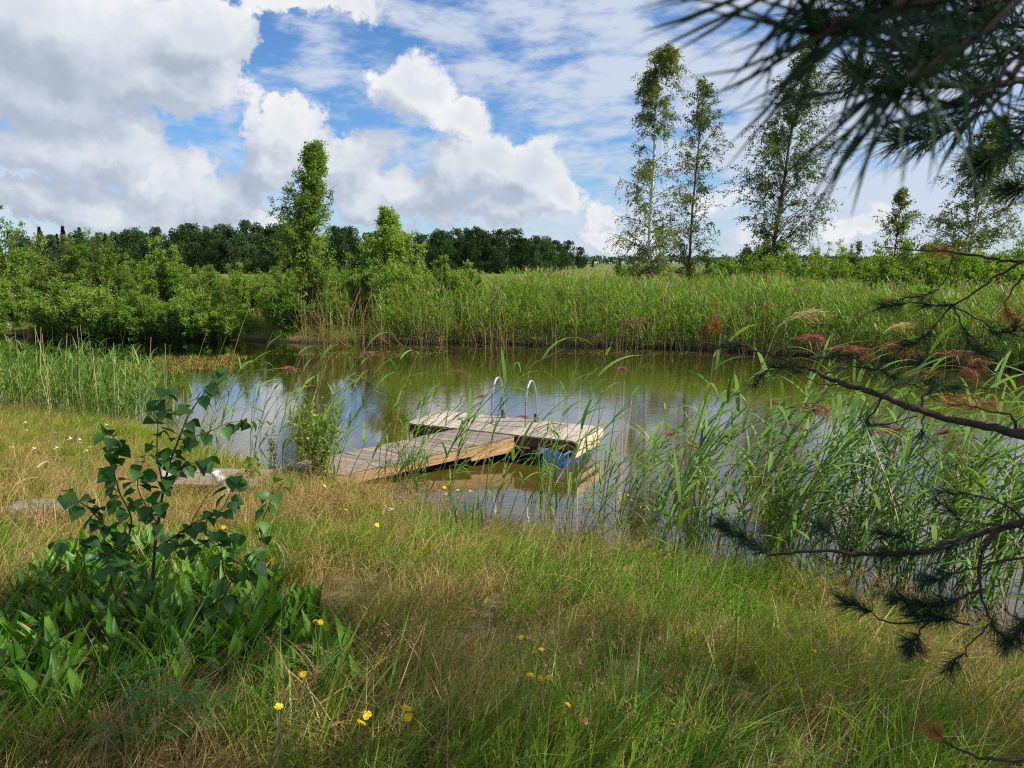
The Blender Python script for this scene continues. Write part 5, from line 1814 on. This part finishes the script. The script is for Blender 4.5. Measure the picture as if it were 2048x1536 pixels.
x, y, s = land_points(40000)
green = .16 + field([(1300, 1190, 1.0, .65, 2.0), (1500, 1180, .8, .4, .6), (1250, 1340, .6, .4, .9), (700, 1130, .5, .5, .6), (560, 1150, .5, .4, .5), (1600, 1450, .5, .3, .7), (1000, 1480, .9, .3, .5), (1150, 1090, .9, .3, .5), (300, 1450, .9, .3, .4), (1750, 1400, .5, .3, .5)], x, y) + .35 * vnoise(x, y, 2.2, 1)
dry = .30 + field([(850, 1200, .9, .5, .45), (120, 1060, 1.2, .9, 1.4), (650, 1020, 1.2, .6, .8), (900, 1010, .7, .4, .7), (60, 985, 1.5, 1.0, 2.2), (1900, 1350, .7, .5, .5), (1450, 1330, .5, .4, .3), (600, 1460, .8, .3, .4), (200, 1480, .8, .3, .4), (1350, 1480, .9, .3, .5), (950, 1330, .7, .4, .4)], x, y) + .35 * vnoise(x, y, 2.6, 2)
short = field([(100, 865, 3.6, 2.0, 2.4), (350, 925, 2.0, 1.4, 1.6)], x, y)
lilyin = in_poly(x, y, LPOLY)
green, dry, short = (np.clip(q_, .02, None) for q_ in (green, dry, short))
tot = green + dry + short
pick = rng.random(len(x)) * tot
kindi = np.where(pick < green, 0, np.where(pick < green + dry, 1, 2))
dens_ = np.where(lilyin, .12, 1.0) * np.interp(np.hypot(x, y), [2, 6, 14], [1.0, .85, .6])
keep = rng.random(len(x)) < dens_ * .42
x, y, kindi, s = x[keep], y[keep], kindi[keep], s[keep]
z = gz(x, y)
P = np.stack([x, y, z], 1)
for ki, (nm, lab, coll, nv) in enumerate((('green_grass', 'green meadow grass on the near bank', TG, 6), ('dry_grass', 'dry straw coloured grass on the near bank', TD, 3), ('short_grass', 'bright short grass on the left near bank', TS, 3))):
    m_ = kindi == ki
    n_ = m_.sum()
    rot = np.stack([rng.normal(0, .12, n_), rng.normal(.18, .16, n_), .9 * vnoise(x[m_], y[m_], 1.6, 5) + rng.normal(0, .35, n_)], 1)
    scatter(nm, lab, 'grass', P[m_], rot, rng.uniform(.7, 1.2, n_) * np.clip(1 + .28 * vnoise(x[m_], y[m_], 4.0, 6), .55, 1.5) * np.where(s[m_] < .3, .8, 1), rng.integers(0, nv, n_), coll)
m_ = rng.random(len(x)) < np.clip(.02 + .10 * field([(850, 1150, 1.3, .8, 1.0), (700, 1020, 1.2, .6, 1.2), (120, 1050, 1.2, .8, 1.0), (450, 1380, 1.0, .4, .8), (1800, 1330, 1.2, .5, 1.0), (1200, 1430, 1.2, .4, .6)], x, y), 0, .4)
n_ = m_.sum()
rot = np.stack([rng.normal(0, .10, n_), rng.normal(.2, .12, n_), rng.uniform(-.8, .8, n_)], 1)
scatter('flowering_grass', 'fine flowering grass with brown seed heads on the near bank', 'grass', P[m_], rot, rng.uniform(.75, 1.2, n_), rng.integers(0, 3, n_), TH)
m_ = (rng.random(len(x)) < .085) & (y < 8)
n_ = m_.sum()
TL = tuft_collection('long', [tuft(50 + i, 7, h, .0040, ln, .09, 'reed_dry' if i < 2 else 'grass_dry', 7, 0, .7) for i, (h, ln) in enumerate(((.70, 1.0), (.62, 1.25), (.78, .8), (.58, 1.3)))])
scatter('dry_stems', 'long arching straw stems lying over the meadow grass', 'grass', P[m_], np.stack([rng.normal(0, .15, n_), rng.normal(.2, .2, n_), rng.normal(0, .9, n_)], 1), rng.uniform(.6, 1.1, n_), rng.integers(0, 4, n_), TL)
# meadow beyond the far reeds
xe = rng.uniform(-22, -4.6, 260)
ye = np.interp(xe, FAR[:, 0], FAR[:, 1]) + rng.uniform(.1, 2.2, 260)
scatter('bank_grass', 'long green grass hanging over the far water line below the shrubs', 'grass', np.stack([xe, ye, gz(xe, ye)], 1),
        np.stack([rng.normal(.15, .2, 260), rng.normal(0, .2, 260), rng.uniform(0, 6, 260)], 1), rng.uniform(1.0, 1.8, 260), rng.integers(0, 4, 260), TG)
xf = rng.uniform(-26, 40, 5000)
yf = rng.uniform(24, 46, 5000)
ok = far_s(xf, yf) > .6
xf, yf = xf[ok], yf[ok]
n_ = len(xf)
scatter('far_grass', 'rough grass on the far bank behind the reeds', 'grass', np.stack([xf, yf, gz(xf, yf)], 1), np.stack([np.zeros(n_), rng.normal(.1, .1, n_), rng.uniform(0, 6, n_)], 1), rng.uniform(2.0, 3.4, n_), rng.integers(0, 3, n_), TD)

# ------------------------------------------------------------------ the near pine, its branches reaching into view
PB = V3(2.75, 1.05, float(gz(2.75, 1.05)))


def outside(P):
    """the crown is open on the pond side"""
    P = P + PB
    return (P[:, 0] > .45 + .80 * P[:, 1]) & ((P[:, 0] > 1.2) | (P[:, 2] > 4.2))


pt = thing('pine_tree', 'near pine with dark branches and needle tufts hanging in from the right', 'tree', PB)
pm = pine_meshes(51, 8.2, 2.3, 150, 13, .085, 40, 'needle', .0045, .10, outside)
ob('trunk', pm[0], pt)
kind(ob('branches', pm[1], pt), 'stuff')
kind(ob('crown', pm[2], pt), 'stuff')
for n_, (x_, y_, sc, lab) in enumerate(((7.4, 1.15, 1.0, 'taller pine beyond the near pine outside the right of the picture'), (5.4, -.9, 1.0, 'pine standing behind the near pine outside the right of the picture'), (4.0, -3.2, 1.0, 'pine standing right behind the camera'))):
    b_ = V3(x_, y_, float(gz(x_, y_)))
    if n_ == 0:
        pm2 = pine_meshes(52, 8.2, 2.3, 78, 12, .085, 40, 'needle', .0045, .12)
    plant_tree('pine_tree', lab, 'tree', b_, pine_meshes(57, 12.4, 1.75, 110, 13, .085, 36, 'needle', .0045, .14) if n_ == 0 else pm2, None, n_ * 2.0 + .5, sc)


def needles(path, n, ln, w_, rng, t0=0.0, t1=1.0, ang=(.55, 1.3), tip=True, g_=None):
    """needles all round a shoot, pointing forward"""
    m_ = len(path)
    u_ = t0 + (t1 - t0) * rng.random(n) ** .85
    q_ = u_ * (m_ - 1)
    i = np.minimum(q_.astype(int), m_ - 2)
    P = path[i] + (path[i + 1] - path[i]) * (q_ - i)[:, None]
    t = unit(path[i + 1] - path[i])
    a = unit(np.cross(t, rng.normal(size=(n, 3))))
    th = rng.uniform(*ang, n) * (1 - .35 * u_)
    d = t * np.cos(th)[:, None] + a * np.sin(th)[:, None]
    L = (ln * rng.uniform(.75, 1.12, n))[:, None]
    s = unit(np.cross(d, rng.normal(size=(n, 3)))) * w_ / 2
    bend = unit(rng.normal(size=(n, 3))) * L * .06
    mid = P + d * L * .55 + bend
    V = np.stack([P - s, P + s, mid + s * .95, mid - s * .95, P + d * L], 1).reshape(-1, 3)
    k_ = np.arange(n) * 5
    g_ = Geo() if g_ is None else g_
    b0 = g_.n
    g_.add(V, np.stack([k_, k_ + 1, k_ + 2, k_ + 3], 1))
    g_.F.append(np.stack([k_ + 3, k_ + 2, k_ + 4], 1) + b0)
    g_.I.append(np.zeros(n, int))
    return g_


def pine_branch(pts, r0, r1, tufts, label=None, side=(), needle=.055, w_=.0013, seed=0, sub=None, nmul=2.3):
    """pts: (px, py, depth). tufts: (from share, to share, count, material). side: list of the same for twigs"""
    rng = np.random.default_rng(seed)
    P = np.array([at_depth(*p) for p in pts])
    n = 5 * len(P)
    path = smooth_path(P, n)
    path[1:-1] += rng.normal(0, .0025, (n - 2, 3)) * min(1, r0 * 100)
    rad = np.linspace(r0, r1, n) * (1 + .12 * rng.normal(size=n) * (r0 > .004))
    br = ob('branch' if sub is None else 'twig', Geo().add(*tubes(path - PB, rad, 8 if r0 > .008 else 5)).mesh('branch', 'bark_pine', True), pt if sub is None else sub)
    if label:
        br['label'] = label
    gl, gd = Geo(), Geo()
    for (a_, b_, c_, dead) in tufts:
        needles(path - PB, int(c_ * nmul), needle, w_, rng, a_, b_, g_=gd if dead else gl)
    for (sp_, sr, st) in side:
        SPt = np.array([at_depth(*p) for p in sp_])
        ns = 4 * len(SPt)
        spath = smooth_path(SPt, ns)
        spath[1:-1] += rng.normal(0, .002, (ns - 2, 3))
        tw_ = ob('twig', Geo().add(*tubes(spath - PB, np.linspace(sr, .0012, ns), 5)).mesh('twig', 'bark_pine', True), br)
        for (a_, b_, c_, dead) in st:
            needles(spath - PB, int(c_ * nmul), needle, w_, rng, a_, b_, g_=gd if dead else gl)
    if gl.n:
        kind(ob('needles', gl.mesh('needles', 'needle'), br), 'stuff')
    if gd.n:
        o = kind(ob('dead_needles', gd.mesh('dead_needles', 'needle_dead'), br), 'stuff')
    return br


# very near shoots at the top right, out of focus
pine_branch([(2330, -150, .50), (2100, -60, .42), (1870, 0, .37), (1730, 40, .33), (1620, 60, .31)], .006, .0025, [(.35, 1, 75, 0)], 'out of focus branch close to the camera at the top right',
            [([(2100, -60, .42), (1960, 60, .38), (1840, 140, .34), (1770, 185, .32)], .004, [(.15, 1, 60, 0)]),
             ([(2040, -60, .40), (1830, -60, .36), (1620, -40, .33), (1480, -25, .32)], .003, [(.3, .9, 45, 0)]),
             ([(2100, -60, .44), (2060, 90, .42), (1990, 170, .40), (1930, 220, .39)], .003, [(.2, 1, 50, 0)])], .076, .0020, 3, None, 1.25)
pine_branch([(2400, 60, 1.1), (2200, 110, 1.05), (2040, 160, 1.0), (1900, 170, .95), (1760, 150, .95), (1700, 150, .95)], .007, .002, [(.45, 1, 220, 0)], 'branch with needle tufts behind the out of focus one',
            [([(2040, 160, 1.0), (1960, 230, .98), (1870, 270, .95), (1800, 280, .95)], .003, [(.3, 1, 150, 0)]),
             ([(2150, 120, 1.0), (2080, 220, .98), (2010, 300, .95), (1960, 330, .95)], .003, [(.3, 1, 150, 0)]),
             ([(1960, 165, 1.0), (1830, 90, 1.0), (1700, 50, 1.0), (1600, 40, 1.0)], .003, [(.4, 1, 120, 0)]),
             ([(2200, 110, 1.05), (2060, 60, 1.0), (1950, 50, 1.0), (1880, 80, 1.0)], .003, [(.3, 1, 160, 0)]),
             ([(2250, 200, 1.1), (2140, 330, 1.1), (2060, 370, 1.1), (2020, 380, 1.1)], .003, [(.4, 1, 120, 0)])], .05, .0013, 4)
pine_branch([(2400, -200, .75), (2200, -90, .70), (2040, -20, .66), (1930, 20, .64), (1840, 30, .62)], .006, .002, [(.2, 1, 160, 0)], 'dark branch filling the top right corner',
            [([(2200, -90, .70), (2120, 20, .68), (2060, 90, .66), (2000, 110, .66)], .003, [(.1, 1, 120, 0)]),
             ([(2300, -140, .72), (2200, 60, .70), (2150, 180, .68), (2110, 240, .68)], .003, [(.1, 1, 120, 0)]),
             ([(2100, -50, .67), (1960, -60, .66), (1850, -50, .65), (1760, -30, .65)], .003, [(.1, 1, 120, 0)]),
             ([(2040, -20, .66), (1960, 60, .65), (1880, 100, .64), (1820, 120, .64)], .003, [(.1, 1, 120, 0)])], .065, .0022, 13, None, .9)
# thin twigs at mid height
pine_branch([(2250, 470, 1.9), (2120, 505, 1.95), (2048, 523, 2.0), (1990, 517, 2.02), (1905, 505, 2.05), (1830, 499, 2.1), (1755, 493, 2.15)], .006, .0013, [(.62, .74, 50, 1)], 'thin bare branch crossing in front of the birches at right',
            [([(1905, 506, 2.05), (1890, 560, 2.05), (1862, 585, 2.08), (1800, 600, 2.1)], .002, [(.5, 1, 40, 0)]),
             ([(2048, 523, 2.0), (1990, 555, 2.0), (1940, 590, 2.0), (1905, 612, 2.02), (1830, 605, 2.05), (1765, 612, 2.1)], .004, [(.55, .75, 60, 0), (.85, 1, 60, 0)]),
             ([(1905, 612, 2.02), (1925, 650, 2.0), (1940, 690, 2.0), (1965, 705, 2.0)], .002, [(.3, 1, 90, 0)]),
             ([(1905, 612, 2.02), (1960, 640, 2.0), (1990, 665, 1.98), (2030, 660, 1.95)], .002, [(.4, 1, 80, 0)]),
             ([(2080, 515, 2.0), (2040, 560, 2.0), (2010, 610, 2.0), (2030, 640, 2.0)], .003, [(.5, 1, 60, 1)]),
             ([(1905, 612, 2.02), (1870, 650, 2.05), (1840, 680, 2.05), (1810, 690, 2.08)], .002, [(.3, 1, 90, 0)])], .055, .0013, 5)
# main branch
pine_branch([(2330, 960, 1.55), (2180, 905, 1.6), (2048, 871, 1.65), (1950, 850, 1.7), (1840, 822, 1.75), (1760, 788, 1.8), (1690, 768, 1.85), (1640, 745, 1.9), (1590, 728, 1.95), (1510, 701, 2.0), (1445, 690, 2.05)], .0115, .0016,
            [(.93, 1, 80, 0)], 'long rough main branch slanting in from the right edge',
            [([(1840, 822, 1.75), (1850, 792, 1.76), (1895, 775, 1.78), (1960, 778, 1.8), (2048, 780, 1.82)], .004, [(.25, .6, 60, 0)]),
             ([(1605, 735, 1.95), (1620, 718, 1.95), (1660, 713, 1.95), (1720, 712, 1.95)], .002, [(.4, 1, 60, 0)]),
             ([(1770, 792, 1.8), (1740, 832, 1.8), (1735, 845, 1.8), (1760, 850, 1.78), (1835, 832, 1.75)], .003, [(.2, .5, 30, 0)]),
             ([(2030, 866, 1.66), (2030, 845, 1.67), (2010, 828, 1.68), (1950, 815, 1.7), (1900, 808, 1.72)], .004, [(.6, 1, 40, 1)]),
             ([(1690, 768, 1.85), (1640, 768, 1.86), (1590, 740, 1.9), (1550, 735, 1.92)], .002, [(.5, 1, 70, 0)]),
             ([(1510, 701, 2.0), (1470, 670, 2.02), (1445, 665, 2.05), (1430, 650, 2.05)], .002, [(.55, 1, 60, 1)]),
             ([(1650, 750, 1.9), (1690, 735, 1.88), (1750, 740, 1.86), (1790, 755, 1.85)], .002, [(.4, 1, 70, 0)]),
             ([(1760, 788, 1.8), (1800, 770, 1.8), (1850, 762, 1.8), (1880, 770, 1.8)], .002, [(.4, 1, 60, 0)]),
             ([(1850, 825, 1.75), (1845, 850, 1.74), (1845, 870, 1.74)], .002, [(.6, 1, 20, 0)]),
             ([(1560, 720, 1.98), (1530, 745, 1.98), (1510, 770, 2.0)], .0015, [(.4, 1, 40, 0)])], .050, .0012, 6)
# lower branch
pine_branch([(2330, 930, 1.6), (2180, 995, 1.65), (2048, 1042, 1.7), (1960, 1070, 1.75), (1870, 1098, 1.8), (1780, 1108, 1.85), (1720, 1108, 1.9), (1640, 1101, 1.95), (1540, 1107, 2.0), (1490, 1078, 2.02), (1440, 1048, 2.05)], .0105, .002,
            [(.80, 1, 330, 0), (.42, .52, 120, 0), (.30, .40, 60, 0)], 'lower branch ending in a full needle brush',
            [([(1720, 1108, 1.9), (1690, 1085, 1.9), (1655, 1065, 1.92), (1640, 1050, 1.95)], .002, [(.3, 1, 110, 0)]),
             ([(1850, 1100, 1.8), (1800, 1075, 1.8), (1760, 1065, 1.82)], .002, [(.3, 1, 110, 0)]),
             ([(1990, 1060, 1.73), (1962, 1110, 1.73), (1960, 1180, 1.72), (1985, 1245, 1.7), (2020, 1290, 1.7)], .006, [(.7, 1, 60, 0)]),
             ([(2080, 1110, 1.7), (1960, 1130, 1.72), (1900, 1150, 1.75), (1850, 1163, 1.78)], .003, [(.6, 1, 100, 0)]),
             ([(1960, 1180, 1.72), (1910, 1200, 1.74), (1860, 1210, 1.76), (1790, 1200, 1.8)], .004, [(.25, 1, 260, 0)]),
             ([(1940, 1250, 1.72), (1880, 1235, 1.74), (1830, 1230, 1.76)], .003, [(.2, 1, 150, 0)]),
             ([(1900, 1240, 1.74), (1780, 1247, 1.8), (1740, 1225, 1.82), (1690, 1205, 1.85)], .003, [(.62, 1, 110, 0)]),
             ([(1860, 1240, 1.76), (1835, 1270, 1.76), (1820, 1300, 1.76)], .003, [(.45, 1, 130, 0)]),
             ([(2110, 1150, 1.65), (2060, 1230, 1.65), (2040, 1260, 1.65), (2010, 1290, 1.65)], .003, [(.3, 1, 150, 0)]),
             ([(2048, 1042, 1.7), (2010, 1010, 1.7), (1950, 990, 1.72), (1880, 985, 1.75)], .003, [(.7, 1, 40, 0)]),
             ([(2100, 1060, 1.68), (1990, 1050, 1.72), (1930, 1040, 1.75), (1870, 1000, 1.78)], .003, [(.7, 1, 40, 0)]),
             ([(1985, 1245, 1.7), (1930, 1300, 1.7), (1900, 1340, 1.7)], .002, [(.5, 1, 60, 0)])], .052, .0013, 7)
pine_branch([(2330, 1560, 1.45), (2180, 1535, 1.5), (2048, 1522, 1.55), (1960, 1515, 1.6), (1900, 1490, 1.62), (1868, 1462, 1.65)], .006, .0015, [(.82, 1, 60, 1)], 'low twig with reddish dead needles at the bottom right corner', [], .045, .0012, 8)
